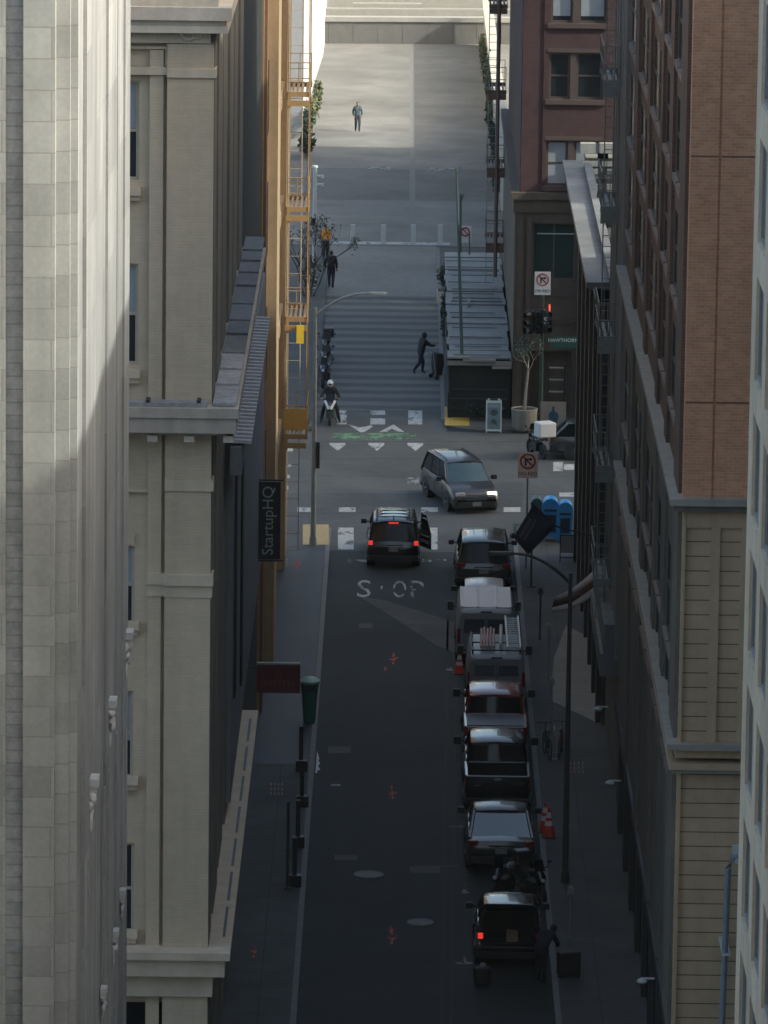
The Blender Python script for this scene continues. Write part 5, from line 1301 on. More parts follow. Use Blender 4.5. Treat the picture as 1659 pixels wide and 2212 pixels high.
p = at_h(1147,1268,.12); t = thing('sign_post', 'bare dark post standing under the navy banner', 'post', (p.x,p.y,.12)); m = MB(); m.cyl((0,0,0),(0,0,2.2),.04,n=8); m.build('post', DKPOLE, t); m = MB(); m.box(-.16,.16,-.1,.1,0,.05); m.build('base', DKPOLE, t)
p = at_h(1225,1215,.12); t = thing('news_rack', 'black framed rack with a pale panel against the right wall below the mailboxes', 'rack', (p.x,p.y,.12))
m = MB()
for x in (-.28,.24): m.box(x,x+.04,-.02,.02,0,1.0)
m.box(-.28,.28,-.02,.02,1.0,1.04); m.box(-.28,.28,-.02,.02,.16,.2); m.build('frame', BLACK, t); m = MB(); m.box(-.235,.235,-.005,.005,.35,.995); m.build('panel', M('rack_panel', (.17,.18,.19), .5, .1, 5), t)
# A-board, poster, planter
p = at_h(1066,932,.12); t = thing('a_board', 'pale framed sandwich board with a blue poster standing on the far corner', 'sandwich board', (p.x,p.y,.12))
AW = M('board_frame', (.34,.42,.43), .5, .08, 5)
m = MB()
for sgn in (-1,1):
    f = lambda x,z: (x, sgn*(.30-.22*z/1.3), z)
    for x in (-.32,.27): m.add([f(x,0),f(x+.05,0),f(x+.05,1.3),f(x,1.3)]+[(a,b+.03,c) for a,b,c in (f(x,0),f(x+.05,0),f(x+.05,1.3),f(x,1.3))],[(0,1,2,3),(7,6,5,4),(0,4,5,1),(1,5,6,2),(2,6,7,3),(3,7,4,0)])
    for z in (.06,1.2): m.add([f(-.27,z),f(.27,z),f(.27,z+.07),f(-.27,z+.07)]+[(a,b+.03,c) for a,b,c in (f(-.27,z),f(.27,z),f(.27,z+.07),f(-.27,z+.07))],[(0,1,2,3),(7,6,5,4),(0,4,5,1),(1,5,6,2),(2,6,7,3),(3,7,4,0)])
m.box(-.25,-.17,-.06,.06,1.28,1.36); m.box(.17,.25,-.06,.06,1.28,1.36); m.build('frame', AW, t)
f = lambda x,z: (x, -(.29-.22*z/1.3), z)
m = MB(); m.quad(f(-.27,.13),f(.27,.13),f(.27,1.2),f(-.27,1.2)); m.build('poster', M('poster_blue', (.075,.125,.15), .5, .35, 3), t)
g_ = lambda x,z: (x, -(.295-.22*z/1.3)-.004, z)
m = MB(); m.poly([g_(-.16,.75),g_(.0,.66),g_(.18,.78),g_(.12,.95),g_(-.1,.92)]); m.poly([g_(-.14,.4),g_(.15,.3),g_(.1,.5),g_(-.02,.56)]); m.build('picture', M('poster_dark', (.02,.035,.042), .5, .2, 5), t)
m = MB(); m.box(-.24,.24,-.12,-.11,1.02,1.15); m.build('headline', M('poster_light', (.16,.22,.26), .5, .1, 5), t)
for q in t.children[-1:]: q.location = (0,.0,0)
a = at_Y(1168,868,239.0); c = at_Y(1222,922,239.0); t = thing('poster_board', 'cream hoarding panel bearing a blue bottle shape', 'poster', ((a.x+c.x)/2,239.0,.12)); w = c.x-a.x; h = a.z-.12
m = MB(); m.box(-w/2,w/2,-.03,.03,.05,h); m.build('board', M('poster_cream', (.19,.175,.155), .6, .08, 4), t)
m = MB(); zz = h*.46; m.ext([(-.14,-.04,zz-.30),(.16,-.04,zz-.30),(.23,-.04,zz),(.17,-.04,zz+.16),(.05,-.04,zz+.22),(.05,-.04,zz+.42),(-.05,-.04,zz+.42),(-.05,-.04,zz+.22),(-.17,-.04,zz+.14),(-.20,-.04,zz)],(0,.008,0)); m.build('bottle_shape', M('poster_bottle_blue', (.015,.055,.095), .5, .1, 5), t)
pp = at_h(1132,928,.12); t = thing('planter', 'round concrete planter holding the small street tree', 'planter', (pp.x,pp.y,.12))
CONC = M('planter_concrete', (.25,.235,.21), .85, .12, 4, streak=.2)
m = MB(); N_ = 20; prof = [(.40,0),(.50,.12),(.53,.8),(.56,.88),(.52,.9),(.48,.84)]
m.loft([[(r*math.cos(2*math.pi*k/N_),r*math.sin(2*math.pi*k/N_),z) for k in range(N_)] for r,z in prof]); m.build('pot', CONC, t, smooth=40)
m = MB(); m.disc((0,0,.86),.47,.47); m.build('soil', M('soil', (.03,.025,.02), .95, .2, 8), t)

# ---------------------------------------------------------------- plants
LEAFM = [M('leaf_grey_green', (.07,.078,.065), .7, .3, 3), M('leaf_dark', (.035,.055,.035), .7, .3, 3)]
def foliage(mb, c, rad, n, size, rnd, shell=.45):
    c = Vector(c)
    for _ in range(n):
        d = Vector((rnd.gauss(0,1),rnd.gauss(0,1),rnd.gauss(0,1))).normalized()*(rnd.uniform(shell,1.0))
        p = c+Vector((d.x*rad[0],d.y*rad[1],d.z*rad[2]))
        a = Vector((rnd.gauss(0,1),rnd.gauss(0,1),rnd.gauss(0,1))).normalized(); b = a.cross(Vector((rnd.gauss(0,1),rnd.gauss(0,1),rnd.gauss(0,1)))).normalized()
        s = size*rnd.uniform(.6,1.5); mb.cur = rnd.randint(0,1) if len(LEAFM) > 1 else 0
        mb.add([p-a*s,p+b*s*.45,p+a*s,p-b*s*.45],[(0,1,2,3)])
def branchy(mb, p, d, L, r, depth, rnd, tips):
    q = p+d*L; mb.tube([p,(p+q)/2+Vector((rnd.gauss(0,.03),rnd.gauss(0,.03),0))*L,q],[r,r*.8,r*.6],6)
    if depth == 0: tips.append(q); return
    for k in range(rnd.randint(2,3)):
        e = (d+Vector((rnd.gauss(0,.5),rnd.gauss(0,.5),rnd.uniform(-.05,.35)))).normalized(); branchy(mb,q,e,L*rnd.uniform(.6,.85),r*.6,depth-1,rnd,tips)
BARK = M('bark_pale', (.22,.21,.18), .9, .2, 6); BARKD = M('bark_dark', (.06,.052,.046), .9, .2, 6)
rnd = random.Random(3)
t = thing('street_tree', 'small grey green tree with a pale leaning trunk in the round planter', 'tree', (pp.x,pp.y,.98))
m = MB(); tips = []; m.tube([(0,0,0),(.05,0,.8),(.14,0,1.7)],[.07,.055,.045],8)
for k in range(4): branchy(m, Vector((.14,0,1.6)), Vector((rnd.gauss(0,.4),rnd.gauss(0,.4),1)).normalized(), .55, .03, 2, rnd, tips)
m.build('trunk', BARK, t, smooth=60)
m = MB()
for q in tips: foliage(m, q, (.26,.26,.26), 14, .06, rnd, .1)
foliage(m,(.14,0,2.7),(.62,.6,.75),200,.06,rnd,.15); m.build('crown', LEAFM, t, fix=False)
p = at_h(668,640,.12); t = thing('bare_tree', 'bare dark tree with thin upright branches behind the yellow fire escape', 'tree', (p.x,p.y,.12))
m = MB(); tips = []
for k in range(5): branchy(m, Vector((rnd.gauss(0,.25),rnd.gauss(0,.3),0)), Vector((rnd.gauss(0,.25),rnd.gauss(0,.2),1)).normalized(), 1.35, .05, 3, rnd, tips)
m.build('trunk', BARKD, t)
m = MB()
for q in tips: foliage(m, q, (.3,.3,.4), 9, .06, rnd, .0)
foliage(m,(0,0,1.2),(.6,.8,1.1),260,.10,rnd,.2); m.build('crown', LEAFM, t, fix=False)
GRL = [M('leaf_green', (.036,.065,.026), .65, .3, 3), M('leaf_dark', (.035,.055,.035), .7, .3, 3)]
OLV = [M('leaf_olive', (.10,.10,.045), .7, .3, 3), M('leaf_green', (.05,.10,.035), .65, .3, 3)]
def shrub(label, loc, rad, n, size, mats, seed, stems=True, cat='shrub', name='shrub', group=None):
    rnd = random.Random(seed); t = thing(name, label, cat, loc, 0, group)
    m = MB()
    for k in range(6): m.tube([(rnd.gauss(0,rad[0]*.3),rnd.gauss(0,rad[1]*.3),0),(rnd.gauss(0,rad[0]*.5),rnd.gauss(0,rad[1]*.5),rad[2]*1.3)],.02,4)
    m.build('stem', BARKD, t); m = MB()
    for k in range(5): foliage(m,(rnd.uniform(-.5,.5)*rad[0],rnd.uniform(-.6,.6)*rad[1],rad[2]*rnd.uniform(.7,1.3)),(rad[0]*.7,rad[1]*.6,rad[2]*.75),n//5,size,rnd,.1)
    m.build('leaves', mats, t, fix=False); return t
DKL = [M('hedge_dark', (.012,.026,.018), .75, .3, 4), M('hedge_darker', (.018,.032,.02), .75, .3, 4)]
p = at_h(958,628,.12); shrub('bright green potted shrub at the far end of the dining shed',(p.x,p.y,.3),(.45,.5,.55),420,.10,GRL,4)
p = at_h(957,652,.12); t = thing('planter_box', 'white square planter box between the green shrub and the dark hedge', 'planter', (p.x,p.y,.12))
m = MB(); m.box(-.3,.42,-.5,.5,0,.55); m.build('box', M('planter_white', (.42,.39,.37), .7, .08, 5), t, bevel=.02); m = MB(); m.box(-.26,.38,-.46,.46,.551,.56); m.build('soil', M('soil', (.03,.025,.02), .95, .2, 8), t)
p = at_h(958,745,.12); shrub('dark clipped hedge along the left edge of the dining shed',(p.x+.05,p.y+4.0,.12),(.30,3.6,.85),1500,.10,DKL,5,cat='hedge',name='hedge')
HG = 'olive and green shrubs along the foot of the white wall'
for i,(y,r,l,mt) in enumerate(((352,(.22,2.0,.7),'olive shrub highest up the foot of the white wall',OLV),(345,(.28,2.2,.8),'pale olive shrub in the middle of the white wall planting',OLV),(336,(.35,2.4,.9),'green shrub where the white wall meets the dark foliage',GRL),(326,(.45,2.4,.9),'dark green shrub nearest the yellow fire escape',DKL))): shrub(l,(-5.35+(.25 if i<2 else 0),y,0),r,520,.16,mt,10+i,group=HG)
HG = 'shrubs along the garden wall right of the plaza'
for i,(y,mt,l) in enumerate(((375,OLV,'olive shrub farthest up the right edge of the plaza'),(364,GRL,'green shrub second up the right edge of the plaza'),(352,OLV,'tall loose olive shrub halfway up the right edge of the plaza'),(340,GRL,'green shrub beside the upper part of the brown fire escape'),(327,DKL,'dark shrub beside the middle of the brown fire escape'),(314,DKL,'dark shrub lowest on the right edge of the plaza'))): shrub(l,(5.12,y,0),(.20,4.4,1.0 if i!=2 else 1.6),620,.16,mt,20+i,group=HG)

# ---------------------------------------------------------------- dining shed
SHR = M('corrugated_roof', (.15,.158,.165), .55, .18, 1.5, metal=.2, stain=.4); SHD = M('shed_dark', (.010,.013,.013), .8, .15, 4); SHT = M('shed_trim', (.23,.215,.195), .75, .12, 4)
t = thing('dining_shed', 'long sidewalk dining shed with a slatted corrugated roof and dark sides', 'shed')
x0s, x1s = 2.05, 4.62
m = MB(); y = 241.0; k = 0; rnd = random.Random(9)
while y < 270:
    L = rnd.uniform(1.5,2.3); dz = rnd.uniform(-.03,.05)
    m.box(x0s+rnd.uniform(-.06,.05),x1s+rnd.uniform(-.05,.05),y,y+L-.10,2.66+dz,2.72+dz); y += L
m.build('roof_panel', SHR, t)
m = MB(); y = 241.2
while y < 269.5: m.box(x0s+.05,x1s-.05,y,y+.09,2.48,2.64); y += 1.5
for x in (x0s+.05,x1s-.12):
    yy = 241.2
    while yy < 270: m.box(x,x+.09,yy,yy+.09,.12,2.48); yy += 4.1
m.build('frame', SHD, t)
m = MB(); m.box(x0s-.05,x1s+.06,240.9,241.0,2.40,2.58); m.box(x0s+.6,x1s-.6,240.72,240.9,2.60,2.70); m.box(x1s-.75,x1s+.05,240.68,240.9,2.30,2.38); m.box(x0s-.04,x0s+.9,240.7,240.9,2.72,2.80); m.build('fascia', SHT, t)
m = MB(); m.box(x0s+.0,x0s+.06,241.3,269.6,.12,1.15); m.box(x1s-.06,x1s,241.3,269.6,.12,2.5); m.box(x0s+.07,x1s-.07,241.35,241.42,.12,2.4); m.build('side_wall', SHD, t)
m = MB()
for z in (.5,.9,1.3): m.box(x0s+.1,x1s-.1,241.28,241.33,z,z+.05)
m.build('slat', M('shed_slat', (.03,.035,.038), .7, .1, 5), t)
m = MB(); m.box(2.6,2.85,250.5,253,2.73,2.76); m.box(3.0,3.1,255,256.5,2.73,2.85); m.build('roof_patch', SHT, t)
m = MB(); y = 241.3; rnd2 = random.Random(5)
while y < 269.5: m.box(x0s+rnd2.uniform(.05,.3),x1s-rnd2.uniform(.05,.5),y,y+.07,2.76,2.80); y += rnd2.uniform(.9,2.6)
m.build('roof_rib', M('roof_rib_grey', (.12,.125,.13), .7, .2, 4), t)
shrub('dark green planting in front of the dining shed behind the sandwich board', (3.4,240.75+.066*3.4-.2,.12), (1.0,.25,.38), 420, .08, DKL, 41)
# dark stacked frame beside it (ladder shelf)
a = at_Y(1192,780,239.6); t = thing('shelf_rack', 'dark open shelf rack under the street name sign', 'shelf', (a.x+.2,239.7,.12))
m = MB()
for x in (-.35,.30): m.box(x,x+.05,-.1,.1,0,2.6)
m.build('upright', BLACK, t); m = MB()
for z in (.9,1.4,1.9,2.4): m.box(-.299,.299,-.1,.1,z,z+.05)
m.build('shelf', M('shelf_grey', (.16,.17,.17), .6, .1, 5), t)

# ---------------------------------------------------------------- bikes and cases
def bicycle(label, loc, rz, col, group=None):
    t = thing('bicycle', label, 'bicycle', loc, rz, group)
    for y in (.52,-.52):
        w = thing_part('wheel', t, (0,y,.34)); m = MB(); m.torus((0,0,0),(1,0,0),.32,.022,24,6); m.build('tyre', TYRE, w)
        m = MB()
        for k in range(8): q = math.pi*k/4; m.tube([(0,0,0),(0,.31*math.cos(q),.31*math.sin(q))],.005,4)
        m.build('spokes', STEEL, w)
    m = MB(); B0,S0,H0,Rr,Ff = Vector((0,-.05,.30)),Vector((0,-.18,.82)),Vector((0,.38,.86)),Vector((0,-.52,.34)),Vector((0,.52,.34))
    for a,b in ((B0,S0),(S0,H0),(B0,H0),(B0,Rr),(S0,Rr),(H0,Ff)): m.tube([a,b],.02,6)
    m.build('frame', col, t); m = MB(); m.tube([H0,(0,.36,1.0)],.016,6); m.tube([(-.28,.30,1.04),(0,.37,1.02),(.28,.30,1.04)],.014,6); m.build('handlebar', TRIM, t)
    m = MB(); m.sphere((0,-.2,.88),(.08,.14,.04),8,6); m.build('saddle', BLACK, t)
    return t
BG = 'bicycles at the rack on the right sidewalk'
p = at_h(1185,1635,.12)
bicycle('dark green bicycle at the rack beside the red pickup, nearer the lane', (p.x-.05,p.y,.12), R(8), M('bike_green', (.02,.05,.045), .4, .1, 5), BG)
bicycle('dark bicycle with red parts at the rack, nearer the wall', (p.x+.38,p.y+.2,.12), R(-6), M('bike_red', (.14,.025,.02), .4, .1, 5), BG)
t = thing('bike_rack', 'steel hoop rack between the two bicycles on the right sidewalk', 'bike rack', (p.x+.17,p.y+.1,.12))
m = MB(); m.tube([(0,-.4,0),(0,-.4,.75),(0,-.25,.9),(0,.25,.9),(0,.4,.75),(0,.4,0)],.025,8); m.build('hoop', STEEL, t, smooth=50); m = MB(); m.box(-.08,.08,-.48,-.32,0,.02); m.box(-.08,.08,.32,.48,0,.02); m.build('foot', STEEL, t)
def suitcase(label, px, py, z, rz, w=.5, h=.66, extra=None, handle=True):
    p = at_h(px,py,z); t = thing('suitcase', label, 'suitcase', (p.x,p.y,z), rz)
    m = MB(); m.box(-w/2,w/2,-.15,.15,.06,h); m.build('shell', M('case_black', (.012,.012,.014), .6, .2, 8), t, bevel=.05)
    m = MB()
    for x in (-w/2+.06,w/2-.06): m.cyl((x-.02,-.1,.035),(x+.02,-.1,.035),.035,n=10); m.cyl((x-.02,.1,.035),(x+.02,.1,.035),.035,n=10)
    m.build('wheel', TRIM, t)
    if handle: m = MB(); m.tube([(-.1,.1,h),(-.1,.1,h+.34),(.1,.1,h+.34),(.1,.1,h)],.012,6); m.build('handle', STEEL, t)
    if extra: m = MB(); m.sphere((0,-.02,h+.03),(.1,.06,.09),10,6); m.build('tag', extra, t)
suitcase('large dark suitcase standing on the right sidewalk beside the open tailgate',1228,2112,.12,R(18),.62,.74)
suitcase('black suitcase with a pale tag standing in the road behind the nearest car',1042,2128,0,R(10),.46,.52,M('tag_grey', (.2,.21,.21), .6, .1, 6), handle=False)
# ================================================================ people
SKIN = M('skin', (.36,.20,.14), .6, .05, 6); SKIND = M('skin_dark', (.11,.055,.04), .6, .05, 6)
SHOE = M('shoe_black', (.015,.015,.016), .6, .1, 6)
def person(label, loc, rz, J, top, legs, skin=SKIN, hair=None, helmet=None, pack=None, shoe=SHOE, hood=False, scale=1.0):
    """J: joint positions; one skinned body with clothing, face, hands and five fingers in the same mesh"""
    root = thing('person', label, 'person', loc, rz)
    D = dict(pelvis=(0,0,.96), belly=(0,0,1.12), chest=(0,0,1.34), neck=(0,0,1.51), head=(0,-.01,1.63),
             shl=(.18,0,1.44), ell=(.25,.02,1.16), wrl=(.25,-.06,.90), shr=(-.18,0,1.44), elr=(-.25,.02,1.16), wrr=(-.25,-.06,.90),
             hil=(.09,0,.92), knl=(.10,-.02,.50), anl=(.10,.02,.09), tol=(.11,-.15,.04), hir=(-.09,0,.92), knr=(-.10,-.02,.50), anr=(-.10,.02,.09), tor=(-.11,-.15,.04))
    D.update(J); D = {k: Vector(v)*scale for k,v in D.items()}
    rad = dict(pelvis=.185, belly=.175, chest=.19, neck=.065, shl=.095, ell=.072, wrl=.050, shr=.095, elr=.072, wrr=.050, hil=.118, knl=.085, anl=.060, tol=.042, hir=.118, knr=.085, anr=.060, tor=.042)
    names = list(rad); idx = {n:i for i,n in enumerate(names)}
    edges = [('pelvis','belly'),('belly','chest'),('chest','neck'),('chest','shl'),('shl','ell'),('ell','wrl'),('chest','shr'),('shr','elr'),('elr','wrr'),('pelvis','hil'),('hil','knl'),('knl','anl'),('anl','tol'),('pelvis','hir'),('hir','knr'),('knr','anr'),('anr','tor')]
    me = bpy.data.meshes.new('skeleton'); me.from_pydata([D[n] for n in names],[(idx[a],idx[b]) for a,b in edges],[])
    tmp = bpy.data.objects.new('skeleton', me); COL.objects.link(tmp)
    sk_ = tmp.modifiers.new('skin','SKIN'); ss_ = tmp.modifiers.new('sub','SUBSURF'); ss_.levels = ss_.render_levels = 2
    for i,n in enumerate(names): me.skin_vertices[0].data[i].radius = (rad[n]*scale, rad[n]*scale*(.78 if n in ('chest','belly','pelvis') else 1))
    me.skin_vertices[0].data[0].use_root = True
    dg = bpy.context.evaluated_depsgraph_get(); bm = bmesh.new(); bm.from_mesh(bpy.data.meshes.new_from_object(tmp.evaluated_get(dg))); bpy.data.objects.remove(tmp)
    zone = {('pelvis','belly'):0,('belly','chest'):0,('chest','neck'):0,('chest','shl'):0,('chest','shr'):0,('shl','ell'):0,('ell','wrl'):0,('shr','elr'):0,('elr','wrr'):0}
    def dist(p,a,b):
        ab = b-a; t = max(0,min(1,(p-a).dot(ab)/ab.length_squared)); return (p-(a+ab*t)).length
    for f in bm.faces:
        c = f.calc_center_median(); best = min(edges, key=lambda e: dist(c,D[e[0]],D[e[1]]))
        f.material_index = 0 if best in zone else (2 if best[0].startswith('an') else 1)
        if best == ('chest','neck') and (c-D['neck']).length < .05*scale: f.material_index = 3
        f.smooth = True
    mb = MB()
    hd = D['head']; s = scale; fw = Vector(J.get('face',(0,-1,0))).normalized(); sd = fw.cross(Vector((0,0,1))).normalized()
    mb.cur = 3
    mb.sphere(hd,(.078*s,.092*s,.115*s),14,10); mb.tube([D['neck']-Vector((0,0,.03)),hd],.052*s,8)
    mb.sphere(hd+fw*.092*s-Vector((0,0,.015*s)),(.014*s,.018*s,.022*s),6,5)
    for q in (-1,1): mb.sphere(hd+sd*q*.078*s-Vector((0,0,.005*s)),(.014*s,.022*s,.03*s),6,5)
    mb.cur = 2
    for q in (-1,1): mb.sphere(hd+fw*.083*s+sd*q*.032*s+Vector((0,0,.012*s)),.010*s,6,5)
    mb.sphere(hd+fw*.083*s-Vector((0,0,.055*s)),(.024*s,.012*s,.006*s),6,5)
    for sfx,sg in (('l',1),('r',-1)):
        w, e = D['wr'+sfx], D['el'+sfx]; d = (w-e).normalized(); p = w+d*.085*s; mb.cur = 3
        n = d.cross(Vector((1,0,0)) if abs(d.x) < .8 else Vector((0,0,1))).normalized(); u = d.cross(n)
        mb.loft([[c+u*a*wd+n*b*.013*s for a,b in ((-1,-1),(1,-1),(1,1),(-1,1))] for c,wd in ((w-d*.01*s,.024*s),(w+d*.04*s,.040*s),(p,.042*s))])
        for k,(L,o) in enumerate(((.066,-1),(.076,-.35),(.072,.3),(.055,.95))):
            b0 = p+u*o*.031*s; m1 = b0+d*L*.55*s+n*.012*s; mb.tube([b0-d*.01*s,m1,b0+d*L*.95*s+n*.032*s],[.0095*s,.0085*s,.007*s],6)
        t0 = w+d*.03*s-u*.038*s; mb.tube([t0,t0+d*.03*s-u*.028*s,t0+d*.065*s-u*.030*s+n*.012*s],[.011*s,.010*s,.008*s],6)
    o2 = bpy.data.meshes.new('b'); o2.from_pydata(mb.v,[],mb.f)
    for p_,k in zip(o2.polygons,mb.mi): p_.material_index = k; p_.use_smooth = True
    bm.from_mesh(o2); bmesh.ops.recalc_face_normals(bm, faces=bm.faces)
    me = bpy.data.meshes.new('body'); bm.to_mesh(me); bm.free()
    for mt in (top, legs, shoe, skin): me.materials.append(mt)
    o = bpy.data.objects.new('body', me); COL.objects.link(o); o.parent = root
    if hair:
        m = MB(); m.sphere(hd+Vector((0,0,.025*s))-fw*.018*s,(.088*s,.098*s,.108*s),14,9); m.build('hair', hair, root, smooth=60)
    if helmet:
        m = MB(); m.sphere(hd+Vector((0,0,.03*s)),(.125*s,.14*s,.135*s),16,10); m.build('helmet', helmet, root, smooth=60)
        m = MB(); m.sphere(hd+fw*.075*s+Vector((0,0,.005*s)),(.09*s,.075*s,.05*s),12,7); m.build('visor', CGL, root, smooth=60)
    if hood: m = MB(); m.sphere(hd+Vector((0,0,.015*s))-fw*.025*s,(.112*s,.118*s,.135*s),14,9); m.sphere(D['neck']-fw*.05,(.12*s,.1*s,.07*s),10,7); m.build('hood', top, root, smooth=60)
    if pack:
        c = (D['chest']+D['belly'])/2-fw*.20*s; m = MB(); m.sphere(c+Vector((0,0,.06)),(.16*s,.11*s,.25*s),12,9); m.build('backpack', pack, root, smooth=60)
        m = MB()
        for q in (-1,1): m.tube([c+sd*q*.1+Vector((0,0,.25)),D['chest']+sd*q*.11+Vector((0,0,.17)),D['chest']+sd*q*.12+fw*.13,D['belly']+sd*q*.13+fw*.05],.02,5)
        m.build('strap', pack, root)
    return root
HAIRB = M('hair_black', (.012,.011,.012), .6, .1, 8)
C_BLK = M('cloth_black', (.012,.013,.015), .9, .15, 6); C_CHA = M('cloth_charcoal', (.028,.03,.033), .9, .15, 6); C_NAV = M('cloth_navy', (.012,.016,.03), .9, .15, 6)
C_TEAL = M('jacket_teal_grey', (.075,.105,.12), .85, .2, 5); C_DEN = M('denim_dark', (.04,.055,.075), .9, .15, 6); C_ORG = M('jacket_orange', (.62,.27,.035), .8, .15, 5)
p = at_h(772,284)
person('person walking alone on the sunny plaza in a grey teal jacket and dark trousers', (p.x,p.y,0), R(8),
       dict(knl=(.11,-.10,.50),anl=(.10,-.06,.09),tol=(.10,-.22,.05),knr=(-.09,.0,.5),anr=(-.09,.14,.12),tor=(-.10,.0,.04),ell=(.27,.03,1.17),wrl=(.24,-.05,.95),elr=(-.27,.05,1.17),wrr=(-.23,-.05,.95)), C_TEAL, C_DEN, hair=HAIRB, pack=C_CHA, scale=.98)
p = at_h(703,566)
person('person in an orange jacket standing behind the bare tree near the plaza', (p.x,p.y,.12 if p.x<-3.5 else 0), R(30), dict(ell=(.26,-.06,1.17),wrl=(.15,-.2,1.08),elr=(-.26,-.06,1.17),wrr=(-.12,-.2,1.05)), C_ORG, C_BLK, hair=HAIRB, scale=1.0)
p = at_h(715,622)
person('person in dark clothes with a backpack walking up the lane past the bare tree', (p.x,p.y,0), R(172),
       dict(knl=(.11,-.12,.52),anl=(.10,-.10,.10),tol=(.10,-.25,.05),knr=(-.10,.02,.5),anr=(-.10,.2,.14),tor=(-.10,.08,.04),ell=(.29,.08,1.18),wrl=(.30,-.05,.96)), C_BLK, C_NAV, hair=HAIRB, pack=C_BLK, scale=1.03)
p = at_h(909,808)
person('hooded person in black pushing a tall cart, one heel lifted', (p.x,p.y,0), R(118),
       dict(pelvis=(0,.03,.94),belly=(0,-.02,1.11),chest=(0,-.10,1.33),neck=(0,-.15,1.50),head=(0,-.17,1.62),shl=(.19,-.10,1.42),ell=(.22,-.33,1.20),wrl=(.17,-.58,1.18),shr=(-.19,-.10,1.42),elr=(-.22,-.33,1.22),wrr=(-.17,-.58,1.20),
            hil=(.09,.03,.90),knl=(.10,-.16,.50),anl=(.10,-.12,.09),tol=(.10,-.28,.05),hir=(-.09,.03,.90),knr=(-.10,.12,.50),anr=(-.10,.38,.22),tor=(-.10,.34,.05)), C_BLK, C_NAV, hood=True, scale=1.04)
p = at_h(944,818)
t = thing('hand_cart', 'tall black wheeled cart pushed along the edge of the banded lane', 'cart', (p.x,p.y,0), R(118))
m = MB(); m.loft([[(-.20,-.17,.16),(.20,-.17,.16),(.20,.15,.16),(-.20,.15,.16)],[(-.26,-.22,.7),(.26,-.22,.7),(.26,.18,.7),(-.26,.18,.7)],[(-.24,-.18,1.12),(.24,-.18,1.12),(.24,.16,1.16),(-.24,.16,1.16)]]); m.build('bag', C_BLK, t, bevel=.05)
m = MB()
for s in (-1,1): m.cyl((s*.24,.16,.11),(s*.28,.16,.11),.11,n=16); m.cyl((s*.2,-.16,.06),(s*.23,-.16,.06),.06,n=12)
m.build('wheel', TRIM, t); m = MB(); m.tube([(-.2,.17,.2),(-.2,.32,1.18),(.2,.32,1.18),(.2,.17,.2)],.018,6); m.build('handle', STEEL, t)
p = at_h(712,922)
person('person in black riding the scooter with a white helmet and one foot down', (p.x,p.y+1.25,0), 0,
       dict(pelvis=(0,0,.84),belly=(0,-.05,1.0),chest=(0,-.12,1.22),neck=(0,-.16,1.40),head=(0,-.18,1.53),shl=(.20,-.12,1.30),ell=(.34,-.24,1.06),wrl=(.33,-.52,1.02),shr=(-.20,-.12,1.30),elr=(-.34,-.24,1.06),wrr=(-.33,-.52,1.02),
            hil=(.11,0,.80),knl=(.27,-.28,.56),anl=(.36,-.14,.09),tol=(.39,-.32,.05),hir=(-.11,0,.80),knr=(-.26,-.30,.58),anr=(-.34,-.14,.09),tor=(-.37,-.32,.05)), C_BLK, C_BLK, helmet=WPL, scale=1.06)
p = at_h(1170,2122)
person('person in dark clothes leaning into the open boot of the nearest car', (p.x,p.y,0), R(150),
       dict(pelvis=(0,.08,.94),belly=(0,-.04,1.08),chest=(0,-.22,1.24),neck=(-.06,-.36,1.34),head=(-.10,-.45,1.40),face=(0,-1,-.5),shl=(.17,-.26,1.30),ell=(.24,-.38,1.04),wrl=(.20,-.60,.92),shr=(-.19,-.26,1.28),elr=(-.26,-.40,1.02),wrr=(-.14,-.60,.90),
            hil=(.09,.08,.90),knl=(.10,.0,.50),anl=(.10,.06,.09),tol=(.10,-.12,.05),hir=(-.09,.08,.90),knr=(-.11,.06,.50),anr=(-.12,.16,.09),tor=(-.13,-.02,.05)), C_NAV, C_BLK, skin=SKIND, hair=HAIRB)

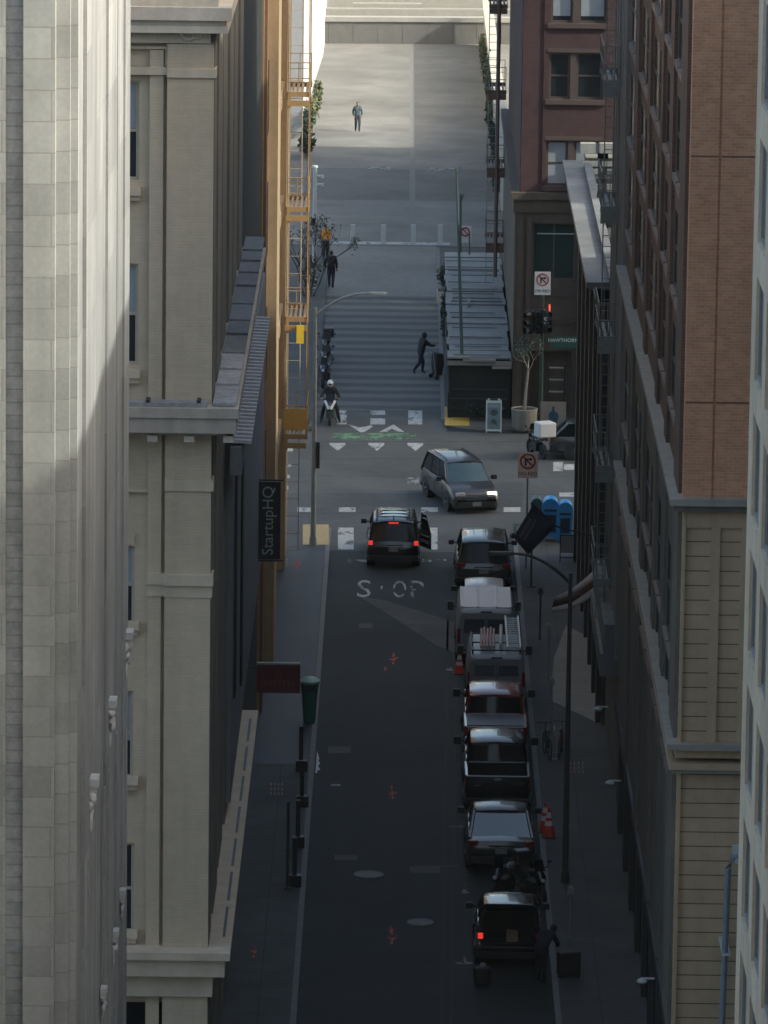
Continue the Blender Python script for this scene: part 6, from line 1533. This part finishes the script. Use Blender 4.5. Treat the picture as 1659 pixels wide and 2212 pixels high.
# ================================================================ sky, sun, camera
w = bpy.data.worlds.new('World'); sc.world = w; w.use_nodes = True
nt = w.node_tree; bg = nt.nodes['Background']
sky = nt.nodes.new('ShaderNodeTexSky'); sky.sky_type = 'NISHITA'; sky.sun_disc = False
trav = Vector((-2.6,.72,-1.75)).normalized(); to = -trav
sky.sun_elevation = math.asin(to.z); sky.sun_rotation = math.atan2(to.x, to.y)
sky.air_density = .8; sky.dust_density = 4.0; sky.ozone_density = .7
nt.links.new(sky.outputs[0], bg.inputs[0]); bg.inputs[1].default_value = .15
sd = bpy.data.lights.new('sun','SUN'); sd.energy = 2.0; sd.angle = R(1.0); sd.color = (1,1,.99)
so = bpy.data.objects.new('sun', sd); COL.objects.link(so); so.rotation_euler = trav.to_track_quat('-Z','Y').to_euler()
cd = bpy.data.cameras.new('camera'); cam = bpy.data.objects.new('camera', cd); COL.objects.link(cam)
cd.sensor_fit = 'VERTICAL'; cd.sensor_height = 24; cd.lens = 24*FPX/2212; cd.clip_start = 1; cd.clip_end = 3000
Mx = Matrix.Identity(4)
rt = CAMR @ Vector((1,0,0)); up = CAMR @ Vector((0,-1,0)); bk = CAMR @ Vector((0,0,-1))
for i in range(3): Mx[i][0] = rt[i]; Mx[i][1] = up[i]; Mx[i][2] = bk[i]
Mx[2][3] = EYE; cam.matrix_world = Mx
sc.camera = cam
sc.view_settings.view_transform = 'Standard'; sc.view_settings.look = 'None'; sc.view_settings.exposure = EXPO; sc.view_settings.gamma = 1
sc.view_settings.use_white_balance = True; sc.view_settings.white_balance_temperature = WBT; sc.view_settings.white_balance_tint = WBI
sc.cycles.max_bounces = 8; sc.cycles.diffuse_bounces = 4; sc.cycles.glossy_bounces = 3; sc.cycles.sample_clamp_indirect = 4
sc.cycles.use_denoising = True
m = MB(); m.box(-440,440,-140,940,-1,84); hz = m.build('haze', bpy.data.materials.new('haze_air')); hz['kind'] = 'stuff'
hm = hz.data.materials[0]; hm.use_nodes = True; hn = hm.node_tree; hn.nodes.remove(hn.nodes['Principled BSDF'])
pv = hn.nodes.new('ShaderNodeVolumePrincipled'); pv.inputs['Color'].default_value = (.92,.95,.96,1); pv.inputs['Density'].default_value = HAZE; pv.inputs['Anisotropy'].default_value = .2
hn.links.new(pv.outputs[0], hn.nodes['Material Output'].inputs['Volume'])
